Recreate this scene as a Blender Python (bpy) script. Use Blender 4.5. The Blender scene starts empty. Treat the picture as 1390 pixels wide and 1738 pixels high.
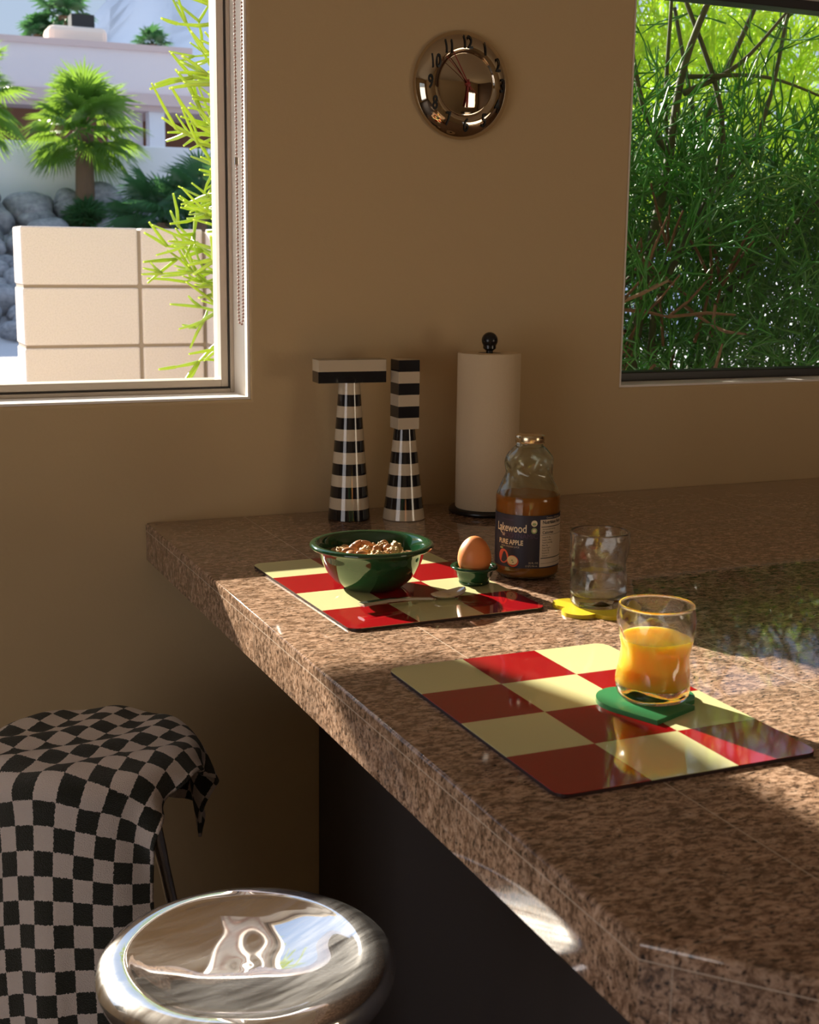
import bpy, bmesh, math, random
import numpy as np
from mathutils import Vector, Matrix

# ------------------------------------------------------------------ camera, sky, sun, exposure
scene = bpy.context.scene
col = scene.collection
PI = math.pi

cam_d = bpy.data.cameras.new('camera')
cam = bpy.data.objects.new('camera', cam_d)
col.objects.link(cam)
scene.camera = cam
CAM = Vector((-0.47421, -2.22696, 1.37))
cr = Vector((0.91772985, -0.39703061, 0.0117738))
cu = Vector((0.06383621, 0.17668302, 0.98219552))
cf = Vector((0.39204192, 0.90063855, -0.18749221))
cam.matrix_world = Matrix(((cr.x, cu.x, -cf.x, CAM.x), (cr.y, cu.y, -cf.y, CAM.y),
                           (cr.z, cu.z, -cf.z, CAM.z), (0, 0, 0, 1)))
cam_d.sensor_fit = 'VERTICAL'
cam_d.sensor_height = 36.0
cam_d.lens = 2244.5 / 1738 * 36
cam_d.clip_start = 0.05
cam_d.clip_end = 6000
cam_d.dof.use_dof = True
cam_d.dof.focus_distance = 1.95
cam_d.dof.aperture_fstop = 13

scene.view_settings.view_transform = 'Standard'
scene.view_settings.look = 'None'
scene.view_settings.gamma = 1.0
scene.view_settings.exposure = 0.0
scene.view_settings.use_curve_mapping = False

world = bpy.data.worlds.new('World')
scene.world = world
world.use_nodes = True
wn = world.node_tree
wn.nodes.clear()
wtc = wn.nodes.new('ShaderNodeTexCoord')
wsep = wn.nodes.new('ShaderNodeSeparateXYZ')
wn.links.new(wtc.outputs['Generated'], wsep.inputs[0])
wr = wn.nodes.new('ShaderNodeValToRGB')
wr.color_ramp.elements[0].position = 0.0
wr.color_ramp.elements[0].color = (.58, .68, .84, 1)
wr.color_ramp.elements[1].position = 0.9
wr.color_ramp.elements[1].color = (.62, .82, 1.25, 1)
e_ = wr.color_ramp.elements.new(.25); e_.color = (.50, .63, .86, 1)
wn.links.new(wsep.outputs[2], wr.inputs[0])
bg = wn.nodes.new('ShaderNodeBackground')
bg.inputs['Strength'].default_value = 1.0
wo = wn.nodes.new('ShaderNodeOutputWorld')
wn.links.new(wr.outputs[0], bg.inputs[0])
wn.links.new(bg.outputs[0], wo.inputs[0])

sun_d = bpy.data.lights.new('sun', 'SUN')
sun_d.energy = 16.5
sun_d.color = (1.0, 0.90, 0.76)
sun_d.angle = math.radians(0.53)
sun = bpy.data.objects.new('sun', sun_d)
col.objects.link(sun)
sun.rotation_euler = Vector((0.31, -1.0, -0.465)).to_track_quat('-Z', 'Y').to_euler()
sun.location = (-2, 8, 5)

def fill_lamp(name, loc, rot, sx, sy, power, color):
    """added area lamp that fills the room from behind or beside the camera"""
    d_ = bpy.data.lights.new(name, 'AREA'); d_.shape = 'RECTANGLE'
    d_.size = sx; d_.size_y = sy; d_.energy = power; d_.color = color
    o_ = bpy.data.objects.new(name, d_); col.objects.link(o_)
    o_.location = loc; o_.rotation_euler = rot
fill_lamp('rear_fill_lamp', (3.28, -4.52, .95), (PI / 2, 0, 0), 1.2, 1.1, 19, (1.0, .78, .52))  # added warm fill to brighten the plaster wall
fill_lamp('side_fill_lamp', (-2.86, -2.55, .95), (PI / 2, 0, -PI / 2), 1.9, 1.3, 18, (1.0, .88, .80))  # added fill to brighten the towel and the left side

# ------------------------------------------------------------------ material helpers
def mat(name, color=(.8, .8, .8), rough=.5, metal=0, **kw):
    m = bpy.data.materials.new(name)
    m.use_nodes = True
    b = m.node_tree.nodes['Principled BSDF']
    b.inputs['Base Color'].default_value = (*color, 1)
    b.inputs['Roughness'].default_value = rough
    b.inputs['Metallic'].default_value = metal
    for k, v in kw.items():
        b.inputs[k].default_value = v
    return m

def nd(m, t, **kw):
    n = m.node_tree.nodes.new(t)
    for k, v in kw.items():
        setattr(n, k, v)
    return n

def lk(m, a, b):
    m.node_tree.links.new(a, b)

def bsdf(m):
    return m.node_tree.nodes['Principled BSDF']

def ramp(m, fac, stops, interp='LINEAR'):
    r = nd(m, 'ShaderNodeValToRGB')
    r.color_ramp.interpolation = interp
    e = r.color_ramp.elements
    while len(e) < len(stops):
        e.new(0.5)
    for i, (p, c) in enumerate(stops):
        e[i].position = p
        e[i].color = (*c, 1)
    lk(m, fac, r.inputs[0])
    return r.outputs[0]

def noise(m, scale, detail=4, rough=.55, vec=None, dist=0):
    n = nd(m, 'ShaderNodeTexNoise')
    n.inputs['Scale'].default_value = scale
    n.inputs['Detail'].default_value = detail
    n.inputs['Roughness'].default_value = rough
    n.inputs['Distortion'].default_value = dist
    if vec is not None:
        lk(m, vec, n.inputs['Vector'])
    return n.outputs[0]

def coords(m, kind='Object', scale=None, rot=None):
    t = nd(m, 'ShaderNodeTexCoord')
    if scale is None and rot is None:
        return t.outputs[kind]
    mp = nd(m, 'ShaderNodeMapping')
    if scale:
        mp.inputs['Scale'].default_value = scale
    if rot:
        mp.inputs['Rotation'].default_value = rot
    lk(m, t.outputs[kind], mp.inputs['Vector'])
    return mp.outputs[0]

def bump(m, h, strength=.3, dist=.002):
    b = nd(m, 'ShaderNodeBump')
    b.inputs['Strength'].default_value = strength
    b.inputs['Distance'].default_value = dist
    lk(m, h, b.inputs['Height'])
    lk(m, b.outputs[0], bsdf(m).inputs['Normal'])

def mathn(m, op, a, b=None):
    n = nd(m, 'ShaderNodeMath', operation=op)
    for i, v in enumerate((a, b)):
        if v is None:
            continue
        if isinstance(v, (int, float)):
            n.inputs[i].default_value = v
        else:
            lk(m, v, n.inputs[i])
    return n.outputs[0]

def mixc(m, f, a, b):
    n = nd(m, 'ShaderNodeMix', data_type='RGBA')
    for k, v in ((0, f), (6, a), (7, b)):
        if isinstance(v, (int, float)):
            n.inputs[k].default_value = v
        elif isinstance(v, tuple):
            n.inputs[k].default_value = (*v, 1)
        else:
            lk(m, v, n.inputs[k])
    return n.outputs[2]

# ---- materials
M = {}
m = M['wall'] = mat('plaster_tan', (.62, .46, .26), .85)
h = noise(m, 14, 6, .6, coords(m))
bump(m, h, .25, .006)
M['dark_wall'] = mat('darkened_wall', (.10, .06, .04), .7)  # unseen right wall, darkened to cut its reflection in the panes
M['white_paint'] = mat('window_reveal_paint', (.88, .82, .76), .45)
M['ceiling'] = mat('ceiling_paint', (.7, .6, .46), .9)
M['dark_panel'] = mat('dark_panel_paint', (.06, .05, .05), .7)
m = M['floor'] = mat('floor_tile', (.10, .08, .07), .5)
M['alu'] = mat('window_aluminium', (.60, .52, .43), .38, .35)
M['gasket'] = mat('dark_gasket', (.035, .03, .025), .5)
M['bronze'] = mat('dark_bronze_frame', (.03, .028, .028), .4, .3)
M['stucco_out'] = mat('outdoor_stucco', (.6, .5, .42), .9)

# granite
m = M['granite'] = mat('granite_polished', (.5, .35, .25), .045)
bsdf(m).inputs['Specular IOR Level'].default_value = .70
cv = coords(m, 'Object', (1, 1.9, 1.4), (0, 0, .35))
n1 = noise(m, 66, 8, .74, cv, .6)
n2 = noise(m, 150, 5, .62, cv, .3)
n3 = noise(m, 14, 3, .5, cv)
base = ramp(m, n1, [(.30, (.05, .033, .024)), (.44, (.23, .14, .092)), (.56, (.54, .365, .265)), (.72, (.68, .53, .43))])
dark = ramp(m, n2, [(.52, (0, 0, 0)), (.64, (1, 1, 1))])
warm = ramp(m, n3, [(.35, (.75, .72, .68)), (.65, (1.05, .98, .9))])
c1 = mixc(m, dark, base, (.035, .024, .019))
mm = nd(m, 'ShaderNodeMix', data_type='RGBA', blend_type='MULTIPLY')
mm.inputs[0].default_value = .8
lk(m, c1, mm.inputs[6]); lk(m, warm, mm.inputs[7])
# grout lines, 30 cm grid, object coordinates = world coordinates
tc = nd(m, 'ShaderNodeTexCoord')
sp = nd(m, 'ShaderNodeSeparateXYZ'); lk(m, tc.outputs['Object'], sp.inputs[0])
def lines(axis, off, per, w):
    a = mathn(m, 'ADD', sp.outputs[axis], off)
    a = mathn(m, 'DIVIDE', a, per)
    a = mathn(m, 'FRACT', a)
    a = mathn(m, 'SUBTRACT', a, .5)
    a = mathn(m, 'ABSOLUTE', a)
    return mathn(m, 'GREATER_THAN', a, .5 - w / per)
gx = lines(0, 10 * .2985 - .1735, .2985, .0007)
gy = lines(1, 10 * .305 + .638, .305, .0005)
gz = mathn(m, 'LESS_THAN', mathn(m, 'ABSOLUTE', mathn(m, 'SUBTRACT', sp.outputs[2], .9065)), .0006)
g = mathn(m, 'MAXIMUM', mathn(m, 'MAXIMUM', gx, mathn(m, 'MULTIPLY', gy, .55)), gz)
lk(m, mixc(m, mathn(m, 'MULTIPLY', g, .8), mm.outputs[2], (.62, .50, .40)), bsdf(m).inputs['Base Color'])

m = M['chrome'] = mat('chrome', (.90, .88, .87), .02, 1)
hz = m.node_tree.nodes.new('ShaderNodeBsdfAnisotropic'); hz.inputs['Color'].default_value = (.95, .92, .90, 1)
hz.inputs['Roughness'].default_value = .42
mx = m.node_tree.nodes.new('ShaderNodeMixShader')
scr = ramp(m, noise(m, 9, 6, .7, coords(m, 'Object', (1, 9, 1))), [(.35, (.04, .04, .04)), (.7, (.27, .27, .27))])
lk(m, scr, mx.inputs[0]); lk(m, bsdf(m).outputs[0], mx.inputs[1]); lk(m, hz.outputs[0], mx.inputs[2])
lk(m, mx.outputs[0], m.node_tree.nodes['Material Output'].inputs[0])
M['chrome_smoked'] = mat('smoked_chrome', (.56, .47, .36), .03, 1)
M['steel'] = mat('stainless_steel', (.85, .83, .80), .22, 1)
M['black_gloss'] = mat('black_plastic', (.008, .008, .010), .25)
M['black_paint'] = mat('black_numeral_paint', (.012, .016, .02), .4)
M['red_paint'] = mat('red_hand_paint', (.25, .012, .01), .35)
M['green_enamel'] = mat('green_enamel', (.010, .055, .020), .08)
bsdf(M['green_enamel']).inputs['Coat Weight'].default_value = .7
M['green_dark'] = mat('dark_green_ceramic', (.008, .045, .02), .10)
M['egg'] = mat('brown_eggshell', (.84, .29, .09), .45)
bsdf(M['egg']).inputs['Subsurface Weight'].default_value = .25
bsdf(M['egg']).inputs['Subsurface Radius'].default_value = (.01, .004, .002)
M['paper'] = mat('paper_towel', (.72, .57, .38), .95)
bump(M['paper'], noise(M['paper'], 260, 2, .5, coords(M['paper'])), .35, .002)
M['cord'] = mat('bead_plastic', (.60, .36, .30), .3)
M['yellow_felt'] = mat('yellow_coaster', (.78, .58, .03), .35)
M['green_felt'] = mat('green_coaster', (.045, .24, .09), .2)
M['mat_edge'] = mat('placemat_edge', (.035, .014, .012), .5)
M['label_navy'] = mat('navy_label_paper', (.012, .010, .028), .5)
M['label_cream'] = mat('cream_print', (.78, .66, .44), .6)
M['label_purple'] = mat('purple_print', (.075, .035, .09), .6)
M['label_panel'] = mat('facts_panel_paper', (.60, .48, .36), .6)
M['label_red'] = mat('apple_red_print', (.70, .09, .03), .5)
M['label_green'] = mat('seal_green_print', (.30, .38, .16), .6)
M['label_flesh'] = mat('apple_flesh_print', (.85, .68, .38), .6)
M['cap'] = mat('brass_lid_metal', (.72, .58, .38), .22, 1)
m = M['nut'] = mat('walnut', (.55, .32, .14), .6)
lk(m, ramp(m, noise(m, 160, 4, .6, coords(m)), [(.35, (.36, .18, .06)), (.6, (.82, .56, .26))]), bsdf(m).inputs['Base Color'])
bump(m, noise(m, 220, 3, .6, coords(m)), .7, .003)
M['hazel'] = mat('hazelnut_skin', (.42, .19, .08), .4)

# striped lacquer: 2 cm bands along local z
def stripes(name, phase):
    m = mat(name, (.8, .8, .8), .10)
    bsdf(m).inputs['Coat Weight'].default_value = .5
    t = nd(m, 'ShaderNodeTexCoord'); s = nd(m, 'ShaderNodeSeparateXYZ')
    lk(m, t.outputs['Object'], s.inputs[0])
    a = mathn(m, 'ADD', mathn(m, 'DIVIDE', s.outputs[2], .04), phase)
    f = mathn(m, 'GREATER_THAN', mathn(m, 'FRACT', a), .5)
    lk(m, mixc(m, f, (.006, .008, .014), (.66, .56, .42)), bsdf(m).inputs['Base Color'])
    return m
M['stripe_b'] = stripes('stripes_black_first', 0.0)
M['stripe_w'] = stripes('stripes_cream_first', 0.5)

# placemat checker, local coordinates: 3 x 4
def checker_mat():
    m = mat('placemat_checker', (.8, .8, .8), .05)
    bsdf(m).inputs['Coat Weight'].default_value = .15
    t = nd(m, 'ShaderNodeTexCoord'); s = nd(m, 'ShaderNodeSeparateXYZ')
    lk(m, t.outputs['Object'], s.inputs[0])
    a = mathn(m, 'FLOOR', mathn(m, 'DIVIDE', mathn(m, 'ADD', s.outputs[0], MW / 2), MW / 3))
    b = mathn(m, 'FLOOR', mathn(m, 'DIVIDE', mathn(m, 'ADD', s.outputs[1], MH / 2), MH / 4))
    f = mathn(m, 'FRACT', mathn(m, 'MULTIPLY', mathn(m, 'ADD', a, b), .5))
    f = mathn(m, 'GREATER_THAN', f, .25)
    lk(m, mixc(m, f, (.33, .006, .010), (.74, .71, .37)), bsdf(m).inputs['Base Color'])
    return m
MW, MH = .279, .383
M['placemat'] = checker_mat()

# terry check from uv
m = M['terry'] = mat('terry_checker', (.5, .5, .5), 1.0)
bsdf(m).inputs['Sheen Weight'].default_value = .3
bsdf(m).inputs['Specular IOR Level'].default_value = .1
t = nd(m, 'ShaderNodeTexCoord'); s = nd(m, 'ShaderNodeSeparateXYZ'); lk(m, t.outputs['UV'], s.inputs[0])
SQ = .0265
wob = mathn(m, 'MULTIPLY', mathn(m, 'SUBTRACT', noise(m, 420, 3, .6, coords(m)), .5), .0045)
a = mathn(m, 'FLOOR', mathn(m, 'DIVIDE', mathn(m, 'ADD', s.outputs[0], wob), SQ))
b = mathn(m, 'FLOOR', mathn(m, 'DIVIDE', mathn(m, 'ADD', s.outputs[1], wob), SQ))
f = mathn(m, 'GREATER_THAN', mathn(m, 'ABSOLUTE', mathn(m, 'FRACT', mathn(m, 'MULTIPLY', mathn(m, 'ADD', a, b), .5))), .25)
lk(m, mixc(m, f, (.028, .030, .022), (.93, .81, .75)), bsdf(m).inputs['Base Color'])
bump(m, noise(m, 700, 2, .6, coords(m)), .9, .004)

def glass(name, color=(1, 1, 1), clear=.35, ior=1.48, rough=0.0):
    m = bpy.data.materials.new(name); m.use_nodes = True
    nt = m.node_tree; nt.nodes.clear()
    g = nt.nodes.new('ShaderNodeBsdfGlass'); g.inputs['Color'].default_value = (*color, 1)
    g.inputs['IOR'].default_value = ior; g.inputs['Roughness'].default_value = rough
    tr = nt.nodes.new('ShaderNodeBsdfTransparent'); tr.inputs['Color'].default_value = (*color, 1)
    mx = nt.nodes.new('ShaderNodeMixShader'); mx.inputs[0].default_value = clear
    o = nt.nodes.new('ShaderNodeOutputMaterial')
    nt.links.new(g.outputs[0], mx.inputs[1]); nt.links.new(tr.outputs[0], mx.inputs[2])
    nt.links.new(mx.outputs[0], o.inputs[0])
    return m
M['glass'] = glass('clear_tumbler_glass', (.99, .99, .98), .12)
M['bottle_glass'] = glass('clear_bottle_glass', (.95, .97, .93), .12)
M['water'] = glass('water', (.99, .99, .98), .12, 1.33)

def pane():
    m = bpy.data.materials.new('window_pane_glass'); m.use_nodes = True
    nt = m.node_tree; nt.nodes.clear()
    tr = nt.nodes.new('ShaderNodeBsdfTransparent'); tr.inputs['Color'].default_value = (.95, .96, .95, 1)
    gl = nt.nodes.new('ShaderNodeBsdfGlossy'); gl.inputs['Roughness'].default_value = 0
    fr = nt.nodes.new('ShaderNodeFresnel'); fr.inputs[0].default_value = 1.24
    mx = nt.nodes.new('ShaderNodeMixShader'); o = nt.nodes.new('ShaderNodeOutputMaterial')
    nt.links.new(fr.outputs[0], mx.inputs[0]); nt.links.new(tr.outputs[0], mx.inputs[1])
    nt.links.new(gl.outputs[0], mx.inputs[2]); nt.links.new(mx.outputs[0], o.inputs[0])
    return m
M['pane'] = pane()

def translucent(name, c1, c2, f, rough=.4, spec=.5, varscale=None):
    m = mat(name, c1, rough)
    bsdf(m).inputs['Specular IOR Level'].default_value = spec
    nt = m.node_tree
    tl = nt.nodes.new('ShaderNodeBsdfTranslucent'); tl.inputs['Color'].default_value = (*c2, 1)
    mx = nt.nodes.new('ShaderNodeMixShader'); mx.inputs[0].default_value = f
    o = nt.nodes['Material Output']
    nt.links.new(bsdf(m).outputs[0], mx.inputs[1]); nt.links.new(tl.outputs[0], mx.inputs[2])
    nt.links.new(mx.outputs[0], o.inputs[0])
    return m
m = M['orange'] = mat('orange_juice', (1.0, .54, .06), .12)
bsdf(m).inputs['Subsurface Weight'].default_value = 1.0
bsdf(m).inputs['Subsurface Radius'].default_value = (1.0, .55, .15)
bsdf(m).inputs['Subsurface Scale'].default_value = .05
bsdf(m).inputs['Coat Weight'].default_value = .6
M['amber'] = translucent('apple_juice', (.60, .22, .03), (.7, .28, .04), .4, .15)
M['leaf'] = translucent('palm_leaf', (.09, .20, .035), (.30, .50, .05), .42, .28)
M['leaf_dark'] = translucent('low_palm_leaf', (.035, .12, .045), (.10, .28, .08), .3, .35)
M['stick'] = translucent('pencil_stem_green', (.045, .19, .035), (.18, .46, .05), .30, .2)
M['stick_yellow'] = translucent('pencil_stem_sun_tinted', (.34, .46, .08), (.55, .68, .12), .5, .3)  # same stems, with the yellow of sunlight put into the colour
M['stick_bright'] = translucent('stem_green_sun_tinted', (.36, .52, .07), (.80, .95, .16), .6, .25)  # brighter copy of the stems, sunlight put into the colour
M['stick_dark'] = mat('shrub_branch', (.05, .065, .03), .7)
M['stick_brown'] = mat('dry_twig', (.14, .08, .04), .8)
m = M['trunk'] = mat('palm_trunk_bark', (.25, .15, .09), .9)
bump(m, noise(m, 12, 5, .6, coords(m, 'Object', (1, 1, 6))), .8, .05)
m = M['block'] = mat('concrete_block', (.80, .74, .67), .95)
lk(m, ramp(m, noise(m, 240, 3, .6, coords(m)), [(.3, (.54, .50, .49)), (.55, (.66, .61, .61))]), bsdf(m).inputs['Base Color'])
M['mortar'] = mat('grey_mortar', (.30, .25, .21), .95)
m = M['boulder'] = mat('grey_boulder', (.4, .4, .42), .9)
lk(m, ramp(m, noise(m, 2.5, 5, .6, coords(m)), [(.3, (.16, .17, .19)), (.65, (.42, .41, .42))]), bsdf(m).inputs['Base Color'])
M['pink_wall'] = mat('pale_pink_stucco', (.88, .77, .76), .9)
M['pink_trim'] = mat('rose_stucco_trim', (.74, .56, .52), .9)
M['white_wall'] = mat('white_stucco', (.92, .89, .90), .9)
M['peach'] = mat('peach_stucco', (.95, .78, .64), .9)
M['brown_door'] = mat('brown_shade_screen', (.25, .11, .06), .8)
M['far_glass'] = mat('far_window_glass', (.25, .30, .36), .1)
M['mountain'] = mat('haze_tinted_mountain', (.88, .88, .92), 1)  # aerial haze put into the pale colour
M['ground'] = mat('pale_gravel_ground', (.64, .63, .64), .95)
M['asphalt'] = mat('street_asphalt', (.60, .57, .58), .95)

# ------------------------------------------------------------------ mesh helpers
def setk(o, **kw):
    for k, v in kw.items():
        if v is not None:
            o[k] = v
    return o

def mesh_obj(name, bm, m, parent=None, smooth=False, loc=None, rot=None):
    me = bpy.data.meshes.new(name)
    bm.to_mesh(me); bm.free()
    return me_obj(name, me, m, parent, smooth, loc, rot)

def me_obj(name, me, m, parent=None, smooth=False, loc=None, rot=None):
    if not isinstance(m, (list, tuple)):
        m = [m]
    for x in m:
        me.materials.append(x)
    if smooth:
        me.polygons.foreach_set('use_smooth', [True] * len(me.polygons))
        if smooth != 'all':
            me.set_sharp_from_angle(angle=math.radians(smooth if not isinstance(smooth, bool) else 40))
    o = bpy.data.objects.new(name, me)
    col.objects.link(o)
    if parent:
        o.parent = parent
    if loc is not None:
        o.location = loc
    if rot is not None:
        o.rotation_euler = rot
    return o

def empty(name, loc, rotz=0, label=None, category=None, group=None, kind=None):
    o = bpy.data.objects.new(name, None)
    o.empty_display_size = .05
    col.objects.link(o)
    o.location = loc
    o.rotation_euler = (0, 0, rotz)
    return setk(o, label=label, category=category, group=group, kind=kind)

def box(bm, x0, x1, y0, y1, z0, z1, bev=0):
    v = [bm.verts.new((x, y, z)) for x in (x0, x1) for y in (y0, y1) for z in (z0, z1)]
    fs = [(0, 1, 3, 2), (4, 6, 7, 5), (0, 4, 5, 1), (2, 3, 7, 6), (0, 2, 6, 4), (1, 5, 7, 3)]
    faces = [bm.faces.new([v[i] for i in f]) for f in fs]
    if bev:
        es = {e for f in faces for e in f.edges}
        bmesh.ops.bevel(bm, geom=list(es), offset=bev, segments=2, profile=.5, affect='EDGES')

def prism(bm, pts, z0, z1, bev=0, seg=2):
    bot = [bm.verts.new((x, y, z0)) for x, y in pts]
    top = [bm.verts.new((x, y, z1)) for x, y in pts]
    n = len(pts)
    ft = bm.faces.new(top)
    bm.faces.new(bot[::-1])
    for i in range(n):
        bm.faces.new((bot[i], bot[(i + 1) % n], top[(i + 1) % n], top[i]))
    if bev:
        bmesh.ops.bevel(bm, geom=list(ft.edges), offset=bev, segments=seg, profile=.5, affect='EDGES')

def lathe(bm, prof, n=48, mod=None, close=False):
    """prof: list of (r, z). mod(r, z, ang) -> r'"""
    rings = []
    for r, z in prof:
        if r < 1e-6:
            rings.append([bm.verts.new((0, 0, z))])
        else:
            ring = []
            for i in range(n):
                a = 2 * PI * i / n
                rr = mod(r, z, a) if mod else r
                ring.append(bm.verts.new((rr * math.cos(a), rr * math.sin(a), z)))
            rings.append(ring)
    pairs = list(zip(rings, rings[1:]))
    if close:
        pairs.append((rings[-1], rings[0]))
    for A, B in pairs:
        for i in range(n):
            j = (i + 1) % n
            if len(A) == 1 and len(B) == 1:
                continue
            if len(A) == 1:
                bm.faces.new((A[0], B[j], B[i]))
            elif len(B) == 1:
                bm.faces.new((A[i], A[j], B[0]))
            else:
                bm.faces.new((A[i], A[j], B[j], B[i]))
    bmesh.ops.recalc_face_normals(bm, faces=bm.faces)

def spline(pts, k=6):
    """Catmull-Rom through 2d/3d points"""
    P = [np.array(p, float) for p in pts]
    P = [2 * P[0] - P[1]] + P + [2 * P[-1] - P[-2]]
    out = []
    for i in range(1, len(P) - 2):
        a, b, c, d = P[i - 1:i + 3]
        for t in np.linspace(0, 1, k, endpoint=False):
            out.append(.5 * (2 * b + (c - a) * t + (2 * a - 5 * b + 4 * c - d) * t ** 2 + (3 * b - a - 3 * c + d) * t ** 3))
    out.append(P[-2])
    return [tuple(x) for x in out]

def tube(bm, pts, rad, n=10, caps=True):
    pts = [Vector(p) for p in pts]
    rad = rad if isinstance(rad, (list, tuple)) else [rad] * len(pts)
    prev = None
    rings = []
    ref = Vector((0, 0, 1))
    for i, p in enumerate(pts):
        d = (pts[min(i + 1, len(pts) - 1)] - pts[max(i - 1, 0)]).normalized()
        if prev is None:
            u = d.cross(ref)
            if u.length < .05:
                u = d.cross(Vector((1, 0, 0)))
            u.normalize()
        else:
            u = (prev - d * prev.dot(d)).normalized()
        prev = u
        v = d.cross(u)
        rings.append([bm.verts.new(p + (u * math.cos(2 * PI * k / n) + v * math.sin(2 * PI * k / n)) * rad[i]) for k in range(n)])
    for A, B in zip(rings, rings[1:]):
        for i in range(n):
            bm.faces.new((A[i], A[(i + 1) % n], B[(i + 1) % n], B[i]))
    if caps:
        bm.faces.new(rings[0][::-1]); bm.faces.new(rings[-1])

def sphere(bm, c, r, n=16, scale=(1, 1, 1)):
    g = bmesh.ops.create_uvsphere(bm, u_segments=n, v_segments=max(6, n // 2), radius=r)
    for v in g['verts']:
        v.co = Vector((v.co.x * scale[0], v.co.y * scale[1], v.co.z * scale[2])) + Vector(c)

def thing(name, bm, m, label, category, group=None, **kw):
    o = mesh_obj(name, bm, m, **kw)
    return setk(o, label=label, category=category, group=group)

# ------------------------------------------------------------------ the room
XL, XR, YB, ZC = -2.9, 4.4, -4.6, 2.5
W1 = (-2.2, .190, 1.127, 1.93)    # left window hole x0 x1 z0 z1
W2 = (.945, 1.68, 1.127, 1.905)   # right window hole

def wall_with_holes(name, x0, x1, z0, z1, holes, thick, m, bevel=.006):
    xs = sorted({x0, x1, *[h[0] for h in holes], *[h[1] for h in holes]})
    zs = sorted({z0, z1, *[h[2] for h in holes], *[h[3] for h in holes]})
    bm = bmesh.new()
    V = {(i, k, s): bm.verts.new((x, s * thick, z)) for i, x in enumerate(xs) for k, z in enumerate(zs) for s in (0, 1)}
    def solid(i, k):
        if not (0 <= i < len(xs) - 1 and 0 <= k < len(zs) - 1):
            return False
        cx, cz = (xs[i] + xs[i + 1]) / 2, (zs[k] + zs[k + 1]) / 2
        return not any(h[0] < cx < h[1] and h[2] < cz < h[3] for h in holes)
    for i in range(len(xs) - 1):
        for k in range(len(zs) - 1):
            if not solid(i, k):
                continue
            bm.faces.new([V[i, k, 0], V[i + 1, k, 0], V[i + 1, k + 1, 0], V[i, k + 1, 0]])
            bm.faces.new([V[i, k, 1], V[i, k + 1, 1], V[i + 1, k + 1, 1], V[i + 1, k, 1]])
            if not solid(i - 1, k):
                bm.faces.new([V[i, k, 0], V[i, k + 1, 0], V[i, k + 1, 1], V[i, k, 1]])
            if not solid(i + 1, k):
                bm.faces.new([V[i + 1, k, 0], V[i + 1, k, 1], V[i + 1, k + 1, 1], V[i + 1, k + 1, 0]])
            if not solid(i, k - 1):
                bm.faces.new([V[i, k, 0], V[i, k, 1], V[i + 1, k, 1], V[i + 1, k, 0]])
            if not solid(i, k + 1):
                bm.faces.new([V[i, k + 1, 0], V[i + 1, k + 1, 0], V[i + 1, k + 1, 1], V[i, k + 1, 1]])
    for v in [v for v in bm.verts if not v.link_faces]:
        bm.verts.remove(v)
    bmesh.ops.recalc_face_normals(bm, faces=bm.faces)
    es = []
    for e in bm.edges:
        if len(e.link_faces) == 2 and all(abs(v.co.y) < 1e-6 for v in e.verts):
            mx = (e.verts[0].co + e.verts[1].co) / 2
            if any(h[0] - 1e-4 <= mx.x <= h[1] + 1e-4 and h[2] - 1e-4 <= mx.z <= h[3] + 1e-4 for h in holes) and e.calc_face_angle(0) > 1:
                es.append(e)
    bmesh.ops.bevel(bm, geom=es, offset=bevel, segments=4, profile=.5, affect='EDGES')
    me = bpy.data.meshes.new(name)
    bm.to_mesh(me); bm.free()
    o = me_obj(name, me, m, smooth=35)
    for p in me.polygons:
        if abs(p.normal.y) > .999:
            p.use_smooth = False
    return o

setk(wall_with_holes('wall_back', XL, XR, 0, ZC, [W1, W2], .16, M['wall']), kind='structure')

# painted reveals lining each window hole (thin boards, inner edge set back from the rounded plaster corner)
def reveal(name, h, y0, y1, t=.004):
    bm = bmesh.new()
    x0, x1, z0, z1 = h
    box(bm, x0, x1, y0, y1, z0, z0 + t)
    box(bm, x0, x1, y0, y1, z1 - t, z1)
    box(bm, x0, x0 + t, y0, y1, z0 + t, z1 - t)
    box(bm, x1 - t, x1, y0, y1, z0 + t, z1 - t)
    return setk(mesh_obj(name, bm, M['white_paint']), kind='structure')
reveal('trim_1', W1, .004, .16)
reveal('trim_2', W2, .004, .16)

def frame_ring(bm, h, ins, w, y0, y1, bev=.001):
    x0, x1, z0, z1 = h[0] + ins, h[1] - ins, h[2] + ins, h[3] - ins
    box(bm, x0, x0 + w, y0, y1, z0, z1, bev)
    box(bm, x1 - w, x1, y0, y1, z0, z1, bev)
    box(bm, x0 + w, x1 - w, y0, y1, z0, z0 + w, bev)
    box(bm, x0 + w, x1 - w, y0, y1, z1 - w, z1, bev)

w1 = empty('window_1', ((W1[0] + W1[1]) / 2, .1, W1[2]), kind='structure')
def local(o_, e_):
    o_.parent = e_
    o_.location = -Vector(e_.location)
    return o_
bm = bmesh.new(); frame_ring(bm, W1, .004, .007, .088, .140); local(mesh_obj('window_frame', bm, M['alu']), w1)
bm = bmesh.new(); frame_ring(bm, W1, .011, .003, .090, .135); local(mesh_obj('gasket', bm, M['gasket']), w1)
bm = bmesh.new(); frame_ring(bm, W1, .014, .013, .092, .140); local(mesh_obj('sash', bm, M['alu']), w1)
bm = bmesh.new(); box(bm, W1[0] + .022, W1[1] - .022, .112, .116, W1[2] + .022, W1[3] - .022)
setk(local(mesh_obj('pane', bm, M['pane']), w1), label='clear window glass')
w2 = empty('window_2', ((W2[0] + W2[1]) / 2, .1, W2[2]), kind='structure')
bm = bmesh.new(); frame_ring(bm, W2, .004, .018, .075, .125, .002); local(mesh_obj('window_frame', bm, M['bronze']), w2)
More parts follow.
